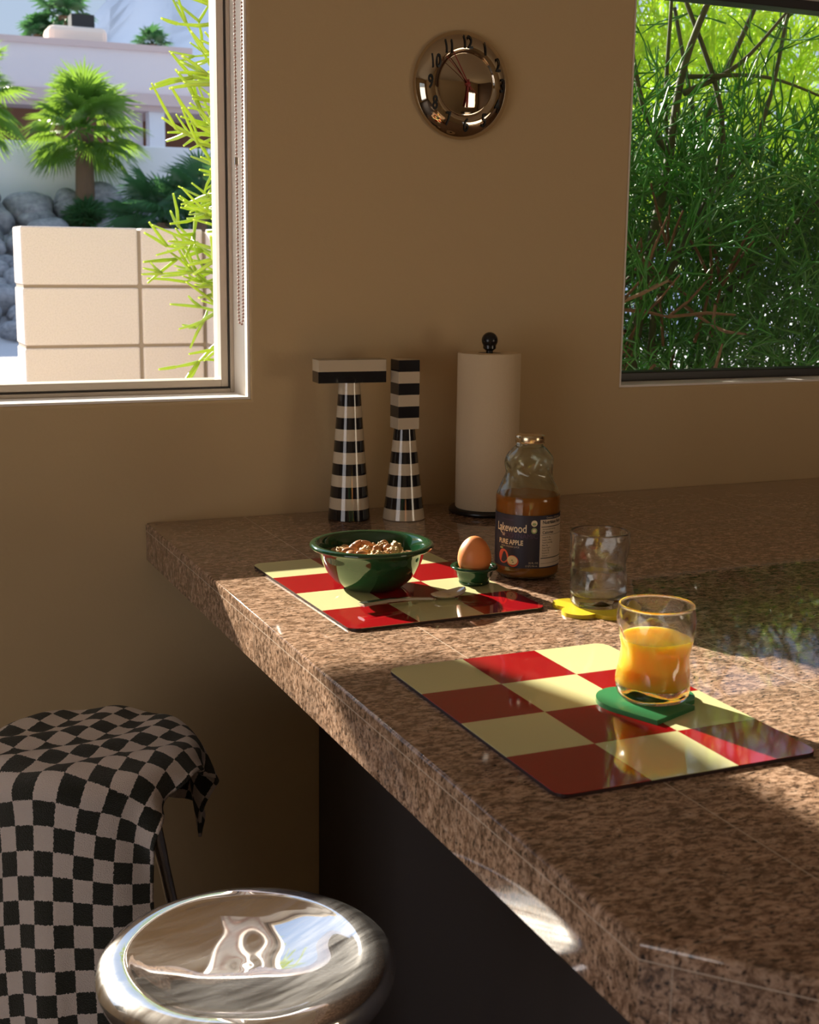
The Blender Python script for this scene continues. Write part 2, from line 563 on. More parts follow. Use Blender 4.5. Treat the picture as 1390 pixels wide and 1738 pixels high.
bm = bmesh.new(); box(bm, W2[0] + .02, W2[1] - .02, .098, .102, W2[2] + .02, W2[3] - .02)
setk(local(mesh_obj('pane', bm, M['pane']), w2), label='clear window glass')

bm = bmesh.new(); box(bm, XL, XR, YB, 0, -.1, 0)
setk(mesh_obj('floor', bm, M['floor']), kind='structure')
bm = bmesh.new(); box(bm, XL, XR, YB, .16, ZC, ZC + .12)
setk(mesh_obj('ceiling', bm, M['ceiling']), kind='structure')
# left wall with an added tall glazed opening near the camera, rear wall and right wall
bm = bmesh.new()
for a in ((YB, -3.6, 0, ZC), (-3.6, -1.5, 0, .1), (-3.6, -1.5, 2.1, ZC), (-1.5, 0, 0, ZC)):
    box(bm, XL - .15, XL, a[0], a[1], a[2], a[3])
setk(mesh_obj('wall_left', bm, M['wall']), kind='structure')
w3 = empty('added_window_3', (XL - .07, -2.55, .1), kind='structure')  # unseen window, added for ambient light
bm = bmesh.new()
for a in ((-3.6, -3.55, .1, 2.1), (-1.55, -1.5, .1, 2.1), (-2.58, -2.52, .1, 2.1), (-3.55, -1.55, .1, .15), (-3.55, -1.55, 2.05, 2.1)):
    box(bm, XL - .1, XL - .04, *a)
local(mesh_obj('window_frame', bm, M['alu']), w3)
bm = bmesh.new(); box(bm, XL - .073, XL - .069, -3.55, -1.55, .15, 2.05)
local(mesh_obj('pane', bm, M['pane']), w3)
bm = bmesh.new()
for a in ((XL, 2.62, 0, ZC), (3.94, XR, 0, ZC), (2.62, 3.94, 0, .3), (2.62, 3.94, 1.6, ZC)):
    box(bm, a[0], a[1], YB - .15, YB, a[2], a[3])
setk(mesh_obj('wall_rear', bm, M['wall']), kind='structure')
w4 = empty('added_window_4', (3.28, YB - .07, .3), kind='structure')  # unseen window, added and placed to suit the rear fill lamp
bm = bmesh.new()
for a in ((2.62, 2.67, .3, 1.6), (3.89, 3.94, .3, 1.6), (3.25, 3.31, .35, 1.55), (2.67, 3.89, .3, .35), (2.67, 3.89, 1.55, 1.6)):
    box(bm, a[0], a[1], YB - .1, YB - .04, a[2], a[3])
local(mesh_obj('window_frame', bm, M['alu']), w4)
bm = bmesh.new(); box(bm, 2.67, 3.89, YB - .073, YB - .069, .35, 1.55)
local(mesh_obj('pane', bm, M['pane']), w4)
bm = bmesh.new(); box(bm, XR, XR + .15, YB, .16, 0, ZC)
setk(mesh_obj('wall_right', bm, M['dark_wall']), kind='structure')

# roof overhang above the windows; further left an added slab that blocks the sun (both above the frame)
bm = bmesh.new(); box(bm, .5, XR, .16, 1.30, 2.40, 2.52)
setk(mesh_obj('trim_3', bm, M['stucco_out']), kind='structure')
bm = bmesh.new(); box(bm, -2.4, -.82, 1.30, 2.25, 2.38, 2.52)
setk(mesh_obj('sun_blocker', bm, M['stucco_out']), kind='structure')

# ------------------------------------------------------------------ countertop
CZ = .92
bm = bmesh.new()
outline = [(0, -.002), (0, -1.536), (.37, -1.945), (3.9, -1.945), (3.9, -.002)]
prism(bm, outline, CZ - .065, CZ, .004, 3)
o = thing('granite_countertop', bm, M['granite'], 'brown polished granite tile countertop running along the wall and out as a peninsula', 'countertop', smooth=30)
bm = bmesh.new()
prism(bm, [(.314, -.004), (.314, -1.30), (.60, -1.62), (3.6, -1.62), (3.6, -.004)], .0, CZ - .066)
o = thing('counter_base', bm, M['dark_panel'], 'plain dark base panel supporting the granite peninsula', 'counter base')

# ------------------------------------------------------------------ placemats
def rrect(w, h, r, n=6):
    pts = []
    for cx, cy, a0 in ((w / 2 - r, h / 2 - r, 0), (-w / 2 + r, h / 2 - r, 90), (-w / 2 + r, -h / 2 + r, 180), (w / 2 - r, -h / 2 + r, 270)):
        for i in range(n + 1):
            a = math.radians(a0 + 90 * i / n)
            pts.append((cx + r * math.cos(a), cy + r * math.sin(a)))
    return pts
MT = .004
def placemat(cx, cy, rz, label):
    e = empty('placemat', (cx, cy, CZ), rz, label, 'placemat', 'red and cream checked placemats')
    bm = bmesh.new(); prism(bm, rrect(MW, MH, .014), .0003, MT - .0006)
    mesh_obj('backing', bm, M['mat_edge'], e)
    bm = bmesh.new(); prism(bm, rrect(MW, MH, .014), MT - .0006, MT, .0003, 1)
    mesh_obj('checked_surface', bm, M['placemat'], e)
    return e
def ctr(*q):
    return sum(p[0] for p in q) / len(q), sum(p[1] for p in q) / len(q)
K = .45
c1 = ctr((.199 * K, -.827 * K), (.161 * K, -1.708 * K), (.796 * K, -1.66 * K), (.807 * K, -.882 * K))
pm1 = placemat(c1[0] - .001, c1[1] + .002, math.radians(1.6), 'red and cream checked placemat under the green bowl and egg cup')
c2 = (.150 * K + MW / 2, -2.481 * K)
pm2 = placemat(c2[0], c2[1], 0, 'red and cream checked placemat nearest the counter corner, under the orange juice')
PZ = CZ + MT

# ------------------------------------------------------------------ bowl with nuts
bx_, by_ = .191, -.570
e = empty('bowl', (bx_, by_, PZ), 0, 'wide dark green glazed bowl filled with nuts on the farther placemat', 'bowl')
prof = spline([(.001, .004), (.030, .004), (.034, .000), (.040, .001), (.056, .014), (.068, .034), (.0735, .050), (.0775, .0555), (.0835, .0560), (.0858, .0585), (.0850, .0615), (.081, .0630), (.0755, .0615), (.0705, .055), (.064, .036), (.052, .018), (.036, .008), (.001, .0065)], 5)
prof = [(max(0, r) if 0 < i < len(prof) - 1 else 0, z) for i, (r, z) in enumerate(prof)]
bm = bmesh.new(); lathe(bm, prof, 80)
mesh_obj('bowl_shell', bm, M['green_enamel'], e, smooth='all')

random.seed(4)
def nut_mesh(kind, seed):
    rnd = random.Random(seed)
    bm = bmesh.new()
    bmesh.ops.create_icosphere(bm, subdivisions=4, radius=1)
    ph = [rnd.uniform(0, 6) for _ in range(6)]
    for v in bm.verts:
        c = v.co.copy()
        if kind == 'walnut':
            k = 1 + .16 * math.sin(6 * c.x + ph[0]) * math.sin(7 * c.y + ph[1]) + .15 * math.sin(10 * c.z + ph[2]) * math.sin(11 * c.x + ph[3]) + .07 * math.sin(19 * c.x + ph[4]) * math.sin(17 * c.y + ph[5]) - .14 * math.exp(-(c.y * 6) ** 2)
            v.co = Vector((c.x * .0115 * k, c.y * .0086 * k, c.z * .0070 * k))
        elif kind == 'almond':
            t = 1 - .28 * (c.x + 1) / 2 * (c.x > 0) * c.x
            v.co = Vector((c.x * .0115, c.y * .0068 * t, c.z * .0048 * t))
        else:
            k = 1 + .02 * math.sin(8 * c.x + ph[0])
            v.co = Vector((c.x * .0068 * k, c.y * .0064 * k, c.z * .0062 * k + (.0012 if c.z > .8 else 0)))
    me = bpy.data.meshes.new(kind)
    bm.to_mesh(me); bm.free()
    me.materials.append(M['nut'] if kind == 'walnut' else M['hazel'])
    me.polygons.foreach_set('use_smooth', [True] * len(me.polygons))
    return me
nuts = {k: [nut_mesh(k, s) for s in range(3)] for k in ('walnut', 'almond', 'hazelnut')}
NL = {'walnut': ('knobbly shelled walnut half in the green bowl', 'walnut halves in the bowl'),
      'almond': ('smooth brown almond among the nuts in the green bowl', 'almonds in the bowl'),
      'hazelnut': ('round hazelnut among the nuts in the green bowl', 'hazelnuts in the bowl')}
placed = []
k_i = 0
for layer, (zz, rr, cnt) in enumerate(((.016, .042, 14), (.028, .052, 24), (.0405, .056, 36), (.0485, .042, 20))):
    for i in range(cnt):
        kind = random.choice(['walnut', 'walnut', 'almond', 'hazelnut'])
        for tr_ in range(60):
            a = random.uniform(0, 2 * PI); r = rr * math.sqrt(random.random())
            p = Vector((r * math.cos(a), r * math.sin(a), zz + random.uniform(-.002, .003)))
            if all((p - q).length > .0130 for q in placed):
                break
        else:
            continue
        placed.append(p)
        ob = bpy.data.objects.new(kind, nuts[kind][i % 3])
        col.objects.link(ob)
        ob.location = Vector((bx_, by_, PZ)) + p
        ob.rotation_euler = (random.uniform(-.6, .6), random.uniform(-.6, .6), random.uniform(0, 6.28))
        setk(ob, label=NL[kind][0], category='nut', group=NL[kind][1])

# ------------------------------------------------------------------ egg cup and egg
ex, ey = .332, -.605
e = empty('egg_cup', (ex, ey, PZ), 0, 'small dark green glazed egg cup with a flared lip', 'egg cup')
prof = spline([(0, .003), (.014, .003), (.019, 0), (.0215, .002), (.0215, .006), (.0245, .012), (.0265, .018), (.0285, .0215), (.0325, .0225), (.0335, .0245), (.0315, .0262), (.027, .0255), (.0245, .022), (.0215, .0130), (.015, .0075), (0, .0065)], 5)
prof = [(0 if i in (0, len(prof) - 1) else max(r, .0003), z) for i, (r, z) in enumerate(prof)]
bm = bmesh.new(); lathe(bm, prof, 56)
mesh_obj('cup_shell', bm, M['green_dark'], e, smooth='all')
bm = bmesh.new()
ep = []
for i in range(33):
    t = PI * i / 32
    r = .0236 * math.sin(t) * (1 - .12 * (-math.cos(t)) * .9)
    z = .0285 * (1 - math.cos(t))
    ep.append((r if 0 < i < 32 else 0, z))
lathe(bm, ep, 48)
thing('egg', bm, M['egg'], 'brown boiled egg standing upright in the green egg cup', 'egg', smooth='all', loc=(ex, ey, PZ + .0105))

# ------------------------------------------------------------------ spoon (on the placemat, handle to the left)
s0, s1 = Vector((.128, -.692, 0)), Vector((.284, -.664, 0))
d = (s1 - s0).normalized(); L_ = (s1 - s0).length
ang = math.atan2(d.y, d.x)
e = empty('spoon', (s0.x, s0.y, PZ), ang, 'stainless steel spoon with a slim handle lying in front of the green bowl', 'spoon')
bm = bmesh.new()
n = 26
secs = []
for i in range(n + 1):
    t = i / n
    x = t * L_ * .72
    z = .0020 + .0075 * (1 - t) ** 1 * (1 if t > .04 else 1) + .003 * math.sin(PI * t)
    w = .0080 * (1 - .62 * min(1, t * 1.5)) + .0010
    th = .0022
    secs.append([bm.verts.new((x, s * w, z + q * th)) for s, q in ((-1, -.4), (-.7, .8), (.7, .8), (1, -.4), (.6, -1), (-.6, -1))])
for A, B in zip(secs, secs[1:]):
    for i in range(6):
        bm.faces.new((A[i], A[(i + 1) % 6], B[(i + 1) % 6], B[i]))
bm.faces.new(secs[0][::-1]); bm.faces.new(secs[-1])
bmesh.ops.recalc_face_normals(bm, faces=bm.faces)
mesh_obj('spoon_handle', bm, M['steel'], e, smooth=60)
bm = bmesh.new()
# bowl of the spoon: shell of two sheets
A_, B_ = .0265, .0165
def sheet(off):
    g = []
    for i in range(15):
        row = []
        u = -1 + 2 * i / 14
        for j in range(13):
            v = -1 + 2 * j / 12
            hw = B_ * math.sqrt(max(0, 1 - u * u)) * (1 - .12 * u) + .0006
            x = L_ * .72 + A_ * (1 + u) - .003
            dish = (1 - u * u) * (1 - v * v)
            z = .0058 - .0052 * dish + .006 * max(0, u) ** 2 + off
            row.append(bm.verts.new((x, v * hw, z)))
        g.append(row)
    for i in range(14):
        for j in range(12):
            q = (g[i][j], g[i + 1][j], g[i + 1][j + 1], g[i][j + 1])
            bm.faces.new(q if off > 0 else q[::-1])
    return g
g1, g2 = sheet(.0005), sheet(-.0004)
bord = [(0, j) for j in range(12)] + [(i, 12) for i in range(14)] + [(14, j) for j in range(12, 0, -1)] + [(i, 0) for i in range(14, 0, -1)]
for k in range(len(bord)):
    a, b = bord[k], bord[(k + 1) % len(bord)]
    bm.faces.new((g1[a[0]][a[1]], g1[b[0]][b[1]], g2[b[0]][b[1]], g2[a[0]][a[1]]))
bmesh.ops.recalc_face_normals(bm, faces=bm.faces)
mesh_obj('spoon_bowl', bm, M['steel'], e, smooth=60)

# ------------------------------------------------------------------ striped sculptures
def cone(h, r0, r1, m, parent):
    bm = bmesh.new()
    n = 26
    prof = [(0, 0), (r0 - .001, 0), (r0, .001)]
    for i in range(1, n + 1):
        t = i / n
        prof.append((r0 + (r1 - r0) * t ** .92, .001 + (h - .001) * t))
    prof.append((0, h))
    lathe(bm, prof, 64)
    return mesh_obj('tapered_body', bm, m, parent, smooth=50)
e = empty('striped_sculpture', (.343, -.082, CZ), math.radians(-4), 'black and cream striped T-shaped sculpture, the one with a flat crossbar', 'sculpture', 'striped sculptures at the wall')
cone(.2405, .0375, .0185, M['stripe_b'], e)
bm = bmesh.new(); box(bm, -.061, .061, -.0195, .0195, .2405, .2805, .0006)
mesh_obj('crossbar', bm, M['stripe_b'], e)
e = empty('striped_sculpture', (.435, -.112, CZ), math.radians(-1), 'black and cream striped sculpture with an upright square block on top', 'sculpture', 'striped sculptures at the wall')
cone(.160, .0375, .0185, M['stripe_w'], e)
bm = bmesh.new(); box(bm, -.0195, .0195, -.0195, .0195, .160, .280, .0006)
mesh_obj('square_block', bm, M['stripe_w'], e, rot=(0, 0, 0))

# ------------------------------------------------------------------ paper towel on its holder
e = empty('paper_towel_holder', (.600, -.108, CZ), 0, 'black countertop holder with ball finial carrying the paper towel roll', 'paper towel holder')
bm = bmesh.new(); lathe(bm, [(0, 0), (.066, 0), (.068, .002), (.068, .007), (.066, .009), (0, .009)], 56)
mesh_obj('base', bm, M['black_gloss'], e, smooth=50)
bm = bmesh.new(); lathe(bm, [(0, .009), (.006, .009), (.006, .292), (.0115, .296), (.0115, .302), (0, .302)], 24)
mesh_obj('rod', bm, M['black_gloss'], e, smooth=50)
bm = bmesh.new(); sphere(bm, (0, 0, .3105), .0145, 28)
mesh_obj('ball_finial', bm, M['black_gloss'], e, smooth='all')
bm = bmesh.new()
lathe(bm, [(.020, .0), (.055, .0), (.0565, .002), (.0567, .14), (.0565, .277), (.055, .279), (.020, .279)], 64, close=True)
thing('paper_towel_roll', bm, M['paper'], 'upright white paper towel roll on the black holder by the wall', 'paper towel roll', smooth=50, loc=(.600, -.108, CZ + .0095))

# ------------------------------------------------------------------ juice bottle
BX, BY = .434, -.570
dc = Vector((CAM.x - BX, CAM.y - BY, 0))
baz = math.atan2(dc.y, dc.x) + PI / 2     # local -Y faces the camera side
e = empty('juice_bottle', (BX, BY, CZ), baz, 'clear glass apple juice bottle, half full, with a dark label', 'bottle')
def dimple(r, z, a):
    if .122 < z < .182:
        k = math.sin((z - .122) / .06 * PI)
        return r * (1 + .022 * k * math.sin(9 * a + z * 260) * (1 if r > .015 else 0))
    return r
outer = spline([(.001, .002), (.034, .001), (.041, .002), (.0450, .008), (.0462, .016), (.0462, .10), (.0466, .116), (.044, .126), (.0372, .140), (.0335, .150), (.0338, .158), (.0352, .167), (.0330, .176), (.0240, .187), (.0195, .191), (.0185, .203)], 4)
bm = bmesh.new()
TH = .0022
inner = [(max(.0005, r - TH), z + (TH if z < .02 else 0)) for r, z in outer]
op = [(0, .002)] + list(outer[1:]) + inner[::-1][:-1] + [(0, inner[0][1] + .001)]
lathe(bm, op, 96, mod=dimple)
mesh_obj('bottle_body', bm, M['bottle_glass'], e, smooth='all')
bm = bmesh.new()
jp = [(0, .0055)] + [(max(.0005, r - TH + .0004), z) for r, z in outer if .006 < z < .1195] + [(.0435, .1205), (0, .1205)]
lathe(bm, jp, 96)
mesh_obj('apple_juice', bm, M['amber'], e, smooth=50)
bm = bmesh.new(); lathe(bm, [(0, .2065), (.019, .2065), (.0205, .2055), (.0212, .2035), (.0212, .1985), (.0205, .1955), (.0212, .1945), (.0200, .1940), (0, .1940)], 64)
mesh_obj('lid', bm, M['cap'], e, smooth=40)
LR = .0466
def arc_patch(name, m, th0, th1, z0, z1, r, parent, label=None):
    bm = bmesh.new(); n = max(2, int(abs(th1 - th0) / .06))
    rows = []
    for i in range(n + 1):
        t = th0 + (th1 - th0) * i / n
        rows.append([bm.verts.new((rr * math.sin(t), -rr * math.cos(t), z)) for rr, z in ((r, z0), (r, z1), (r - .00015, z1), (r - .00015, z0))])
    for A, B in zip(rows, rows[1:]):
        for k in range(4):
            bm.faces.new((A[k], B[k], B[(k + 1) % 4], A[(k + 1) % 4]))
    bm.faces.new(rows[0][::-1]); bm.faces.new(rows[-1])
    bmesh.ops.recalc_face_normals(bm, faces=bm.faces)
    o = mesh_obj(name, bm, m, parent, smooth=30)
    if label:
        o['label'] = label
    return o
lab = arc_patch('label', M['label_navy'], math.radians(-100), math.radians(100), .0195, .0960, LR + .0001, e, 'dark navy paper label')
FONT_CACHE = {}
def text_mesh(s, size, sx=1.0, bold=0.0, align='CENTER'):
    cd = bpy.data.curves.new('txt', 'FONT')
    cd.body = s; cd.size = size; cd.align_x = align; cd.align_y = 'CENTER'
    cd.offset = bold; cd.resolution_u = 3; cd.fill_mode = 'FRONT' if hasattr(cd, 'fill_mode') else cd.fill_mode
    tmp = bpy.data.objects.new('txt', cd)
    col.objects.link(tmp)
    bpy.context.view_layer.update()
    dg = bpy.context.evaluated_depsgraph_get()
    me = bpy.data.meshes.new_from_object(tmp.evaluated_get(dg))
    bpy.data.objects.remove(tmp)
    bpy.data.curves.remove(cd)
    me.materials.clear()
    for v in me.vertices:
        v.co.x *= sx
    return me
def arc_text(name, s, size, thc, zc, r, m, parent, sx=1.0, bold=0.0, align='CENTER', label=None):
    me = text_mesh(s, size, sx, bold, align)
    for v in me.vertices:
        t = thc + v.co.x / r
        v.co = Vector((r * math.sin(t), -r * math.cos(t), zc + v.co.y))
    o = me_obj(name, me, m, parent)
    if label:
        o['label'] = label
    return o
def arc_shape(name, pts, thc, zc, r, m, parent):
    bm = bmesh.new()
    bm.faces.new([bm.verts.new((r * math.sin(thc + x / r), -r * math.cos(thc + x / r), zc + y)) for x, y in pts])
    return mesh_obj(name, bm, m, parent)
rad = math.radians
r1 = LR + .00035
lp = lab
arc_text('lettering', 'Lakewood', .0165, rad(-32), .0765, r1, M['label_cream'], lp, .74, .0002)
arc_shape('lettering_flourish', [(-.001, .001), (.004, -.001), (.008, -.004), (.009, -.0015), (.0075, -.0005), (.0098, -.003), (.0085, -.0062), (.005, -.0055), (.001, -.0015)], rad(-54), .0705, r1, M['label_cream'], lp)
arc_text('lettering', 'BIODYNAMIC', .0098, rad(-16), .0660, r1, M['label_purple'], lp, .95)
arc_text('lettering', 'PURE APPLE', .0098, rad(-32), .0560, r1, M['label_cream'], lp, .80, .0003)
arc_text('lettering', 'FRESH PRESSED JUICE', .0034, rad(-32), .0497, r1, M['label_panel'], lp, .95)
arc_text('lettering', 'ORGANIC', .0034, rad(-38), .0885, r1, M['label_purple'], lp, 1.5)
def circ(r, n=24, sy=1.0, x0=0, y0=0):
    return [(x0 + r * math.cos(2 * PI * i / n), y0 + sy * r * math.sin(2 * PI * i / n)) for i in range(n)]
arc_shape('apple_print', circ(.0093, 24, 1.12), rad(-45), .0345, r1, M['label_red'], lp)
arc_shape('apple_leaf_print', circ(.0035, 12, .45), rad(-50), .0465, r1 + .0001, M['label_green'], lp)
arc_shape('half_apple_skin', circ(.0092, 24, .92), rad(-25), .0290, r1 + .0001, M['label_red'], lp)
arc_shape('half_apple_flesh', circ(.0082, 24, .80, -.0006, .0012), rad(-25), .0290, r1 + .0002, M['label_flesh'], lp)
arc_shape('apple_core_print', circ(.0014, 10, .9, -.0006, .0012), rad(-25), .0290, r1 + .0003, M['label_green'], lp)
arc_shape('seal', circ(.0045), rad(12), .0850, r1, M['label_cream'], lp)
arc_shape('seal_center', circ(.0030, 16, .6, 0, -.001), rad(12), .0850, r1 + .0001, M['label_green'], lp)
arc_shape('seal', circ(.0043), rad(12), .0745, r1, M['label_green'], lp)
arc_shape('seal_center', circ(.0024), rad(12), .0745, r1 + .0001, M['label_cream'], lp)
arc_text('lettering', '32 FL OZ', .0036, rad(12), .0275, r1, M['label_panel'], lp)
arc_text('lettering', '(1 QT) 946 mL', .0032, rad(9), .0232, r1, M['label_panel'], lp, .9)
pn = arc_patch('facts_panel', M['label_panel'], rad(23), rad(84), .0215, .0900, r1, lp, 'cream nutrition panel with black print')
r2 = r1 + .0002
arc_text('lettering', 'Contains 100% Juice', .0036, rad(52), .0925, r1, M['label_panel'], lp, .95)
arc_text('lettering', 'Nutrition Facts', .0068, rad(27), .0860, r2, M['black_paint'], pn, .95, .0002, 'LEFT')
for z, t in ((.0790, .0010), (.0675, .0004), (.0335, .0012), (.0262, .0004)):
    arc_patch('rule', M['black_paint'], rad(25), rad(82), z, z + t, r2, pn)
arc_text('lettering', 'Amount per serving', .0030, rad(27), .0762, r2, M['black_paint'], pn, 1, 0, 'LEFT')
arc_text('lettering', 'Calories', .0062, rad(27), .0713, r2, M['black_paint'], pn, .95, .0001, 'LEFT')
for i, s_ in enumerate(('Total Fat 0g', 'Sodium 10mg', 'Total Carb 28g', 'Fiber 0g', 'Total Sugars', 'Protein 0g', 'Vitamin D', 'Calcium')):
    arc_text('lettering', s_, .0030, rad(27), .0642 - i * .0038, r2, M['black_paint'], pn, 1, 0, 'LEFT')

# ------------------------------------------------------------------ wavy tumblers and coasters
def tumbler(loc, rot, label, level, liquid, liqname, H, Rt, Rb, seed):
    e = empty('tumbler', loc, rot, label, 'glass', 'wavy clear tumblers')
    def mod(r, z, a):
        t = z / H
        env = math.sin(PI * min(1, max(0, t))) ** .6
        return r * (1 + env * (.034 * math.sin(3 * a + seed + 7.5 * t) + .030 * math.sin(4 * a - 9 * t + seed * 2) + .012 * math.sin(9 * a + 14 * t)))
    def R(z):
        t = z / H
        return Rb + (Rt - Rb) * t + .0016 * math.sin(2 * PI * t * 1.5 - .2) - (.0012 if t < .04 else 0)
    base_t = .0145
    outer = [(R(H * i / 40), H * i / 40) for i in range(41)]
    inner = [(max(.001, R(z) - .0022 - .0035 * math.exp(-((z - base_t) / .006))), z) for z in [base_t + (H - base_t) * i / 34 for i in range(35)]]
    bm = bmesh.new()
    rim = [(Rt - .0004, H + .0006), (Rt - .0014, H + .0008)]
    prof = [(0, 0), (outer[0][0] - .003, 0)] + [(outer[0][0] - .001, .0006)] + outer[1:] + rim + inner[::-1] + [(inner[0][0] * .6, base_t - .0008), (0, base_t - .001)]
    lathe(bm, prof, 96, mod=mod)
    mesh_obj('glass_shell', bm, M['glass'], e, smooth='all')
    bm = bmesh.new()
    lz = [base_t + .0002 + (level - base_t) * i / 24 for i in range(25)]
    ins = -.0002 if liqname == 'orange_juice' else .0018
    lr = [(max(.001, R(z) - ins - .0045 * math.exp(-((z - base_t) / .006))), z) for z in lz]
    lathe(bm, [(0, base_t - .0004), (lr[0][0] * .6, base_t - .0004)] + lr + [(lr[-1][0] - .0012, level + .0001), (0, level - .0004)], 96, mod=mod)
    mesh_obj(liqname, bm, liquid, e, smooth=60)
    return e
CT = .005
tumbler((.281, -1.128, PZ + CT), .6, 'wavy tumbler of orange juice on the green coaster', .0640, M['orange'], 'orange_juice', .0985, .0385, .0355, .3)
tumbler((.432, -.771, CZ + CT), 2.0, 'wavy tumbler half full of water on the yellow coaster', .0500, M['water'], 'water', .0985, .0388, .0355, 1.9)

green = [(.244, -1.192), (.305, -1.168), (.300, -1.158), (.316, -1.152), (.326, -1.137), (.326, -1.117), (.314, -1.099), (.296, -1.091), (.279, -1.094), (.262, -1.086), (.243, -1.089), (.228, -1.103), (.221, -1.122), (.223, -1.140)]
cg = ctr(*green)
gp = [(x - cg[0], y - cg[1]) for x, y in green]
gs = [gp[0], gp[1], gp[2]] + spline(gp[3:], 4)
bm = bmesh.new(); prism(bm, gs, 0, CT, .0007, 2)
thing('coaster', bm, M['green_felt'], 'green heart-shaped coaster under the orange juice tumbler', 'coaster', loc=(cg[0], cg[1], PZ), smooth=30)
bm = bmesh.new()
pts = []
lobes = [(.034 * math.cos(2 * PI * i / 5 + 3.55), .034 * math.sin(2 * PI * i / 5 + 3.55)) for i in range(5)]
for i in range(150):
    a = 2 * PI * i / 150
    best = 0
    for lx, ly in lobes:
        b_ = lx * math.cos(a) + ly * math.sin(a)
        disc = b_ * b_ - (lx * lx + ly * ly - .0235 ** 2)
        if disc > 0:
            best = max(best, b_ + math.sqrt(disc))
    pts.append((best * math.cos(a), best * math.sin(a)))
prism(bm, pts, 0, CT, .0007, 2)
thing('coaster', bm, M['yellow_felt'], 'yellow flower-shaped coaster under the water tumbler', 'coaster', loc=(.425, -.777, CZ), smooth=30)

# ------------------------------------------------------------------ wall clock
KX, KZ = .5835, 1.6755
e = empty('wall_clock', (KX, -.001, KZ), 0, 'round domed chrome wall clock with dark numerals', 'clock')
RC = .0935
prof = [(0, 0), (RC - .004, 0)] + spline([(RC - .004, .0), (RC, .003), (RC - .0015, .010), (.084, .019), (.074, .0255), (.064, .0275), (.057, .0262), (.0545, .0242)], 5) + [(.0540, .0235)] + spline([(.053, .0232), (.040, .0262), (.025, .0288), (.012, .0302), (.0006, .0306)], 5) + [(0, .0306)]
bm = bmesh.new(); lathe(bm, prof, 96)
for v in bm.verts:
    v.co = Vector((v.co.x, -v.co.z, v.co.y))
bmesh.ops.recalc_face_normals(bm, faces=bm.faces)
mesh_obj('clock_body', bm, M['chrome_smoked'], e, smooth=55)
def ring_y(r):
    pts = sorted([(p[0], p[1]) for p in prof[2:]])
    return float(np.interp(r, [p[0] for p in pts], [p[1] for p in pts]))
for hnum in range(1, 13):
    a = PI / 2 - hnum * PI / 6
    me = text_mesh(str(hnum), .0330, .62, .0007)
    tb = bmesh.new(); tb.from_mesh(me)
    bmesh.ops.triangulate(tb, faces=tb.faces)
    bmesh.ops.subdivide_edges(tb, edges=tb.edges, cuts=3)
    tb.to_mesh(me); tb.free()
    rr = .0705
    for v in me.vertices:
        x = rr * math.cos(a) + v.co.x; z = rr * math.sin(a) + v.co.y
        v.co = Vector((x, -(ring_y(min(math.hypot(x, z), RC - .004)) + .0022), z))
    me_obj('numeral', me, M['black_paint'], e)
def hand(name, ang_deg, l0, l1, w0, w1, y):
    bm = bmesh.new()
    a = math.radians(ang_deg)
    d_ = Vector((math.sin(a), 0, math.cos(a))); s_ = Vector((math.cos(a), 0, -math.sin(a)))
    q = [d_ * l0 + s_ * w0, d_ * l1 + s_ * w1, d_ * l1 - s_ * w1, d_ * l0 - s_ * w0]
    f = [bm.verts.new(p + Vector((0, -y, 0))) for p in q]; b = [bm.verts.new(p + Vector((0, -y + .0006, 0))) for p in q]
    bm.faces.new(f); bm.faces.new(b[::-1])
    for i in range(4):
        bm.faces.new((f[i], b[i], b[(i + 1) % 4], f[(i + 1) % 4]))
    bmesh.ops.recalc_face_normals(bm, faces=bm.faces)
    return mesh_obj(name, bm, M['red_paint'], e)
hand('hour_hand', 183, -.008, .040, .0016, .0024, .0335)
hand('minute_hand', -30, -.012, .062, .0011, .0007, .0345)
hand('second_hand', -45, -.022, .064, .0005, .0005, .0352)
bm = bmesh.new(); lathe(bm, [(0, .0306), (.0035, .0306), (.0035, .0362), (0, .0366)], 20)
for v in bm.verts:
    v.co = Vector((v.co.x, -v.co.z, v.co.y))
mesh_obj('hub', bm, M['red_paint'], e, smooth=50)

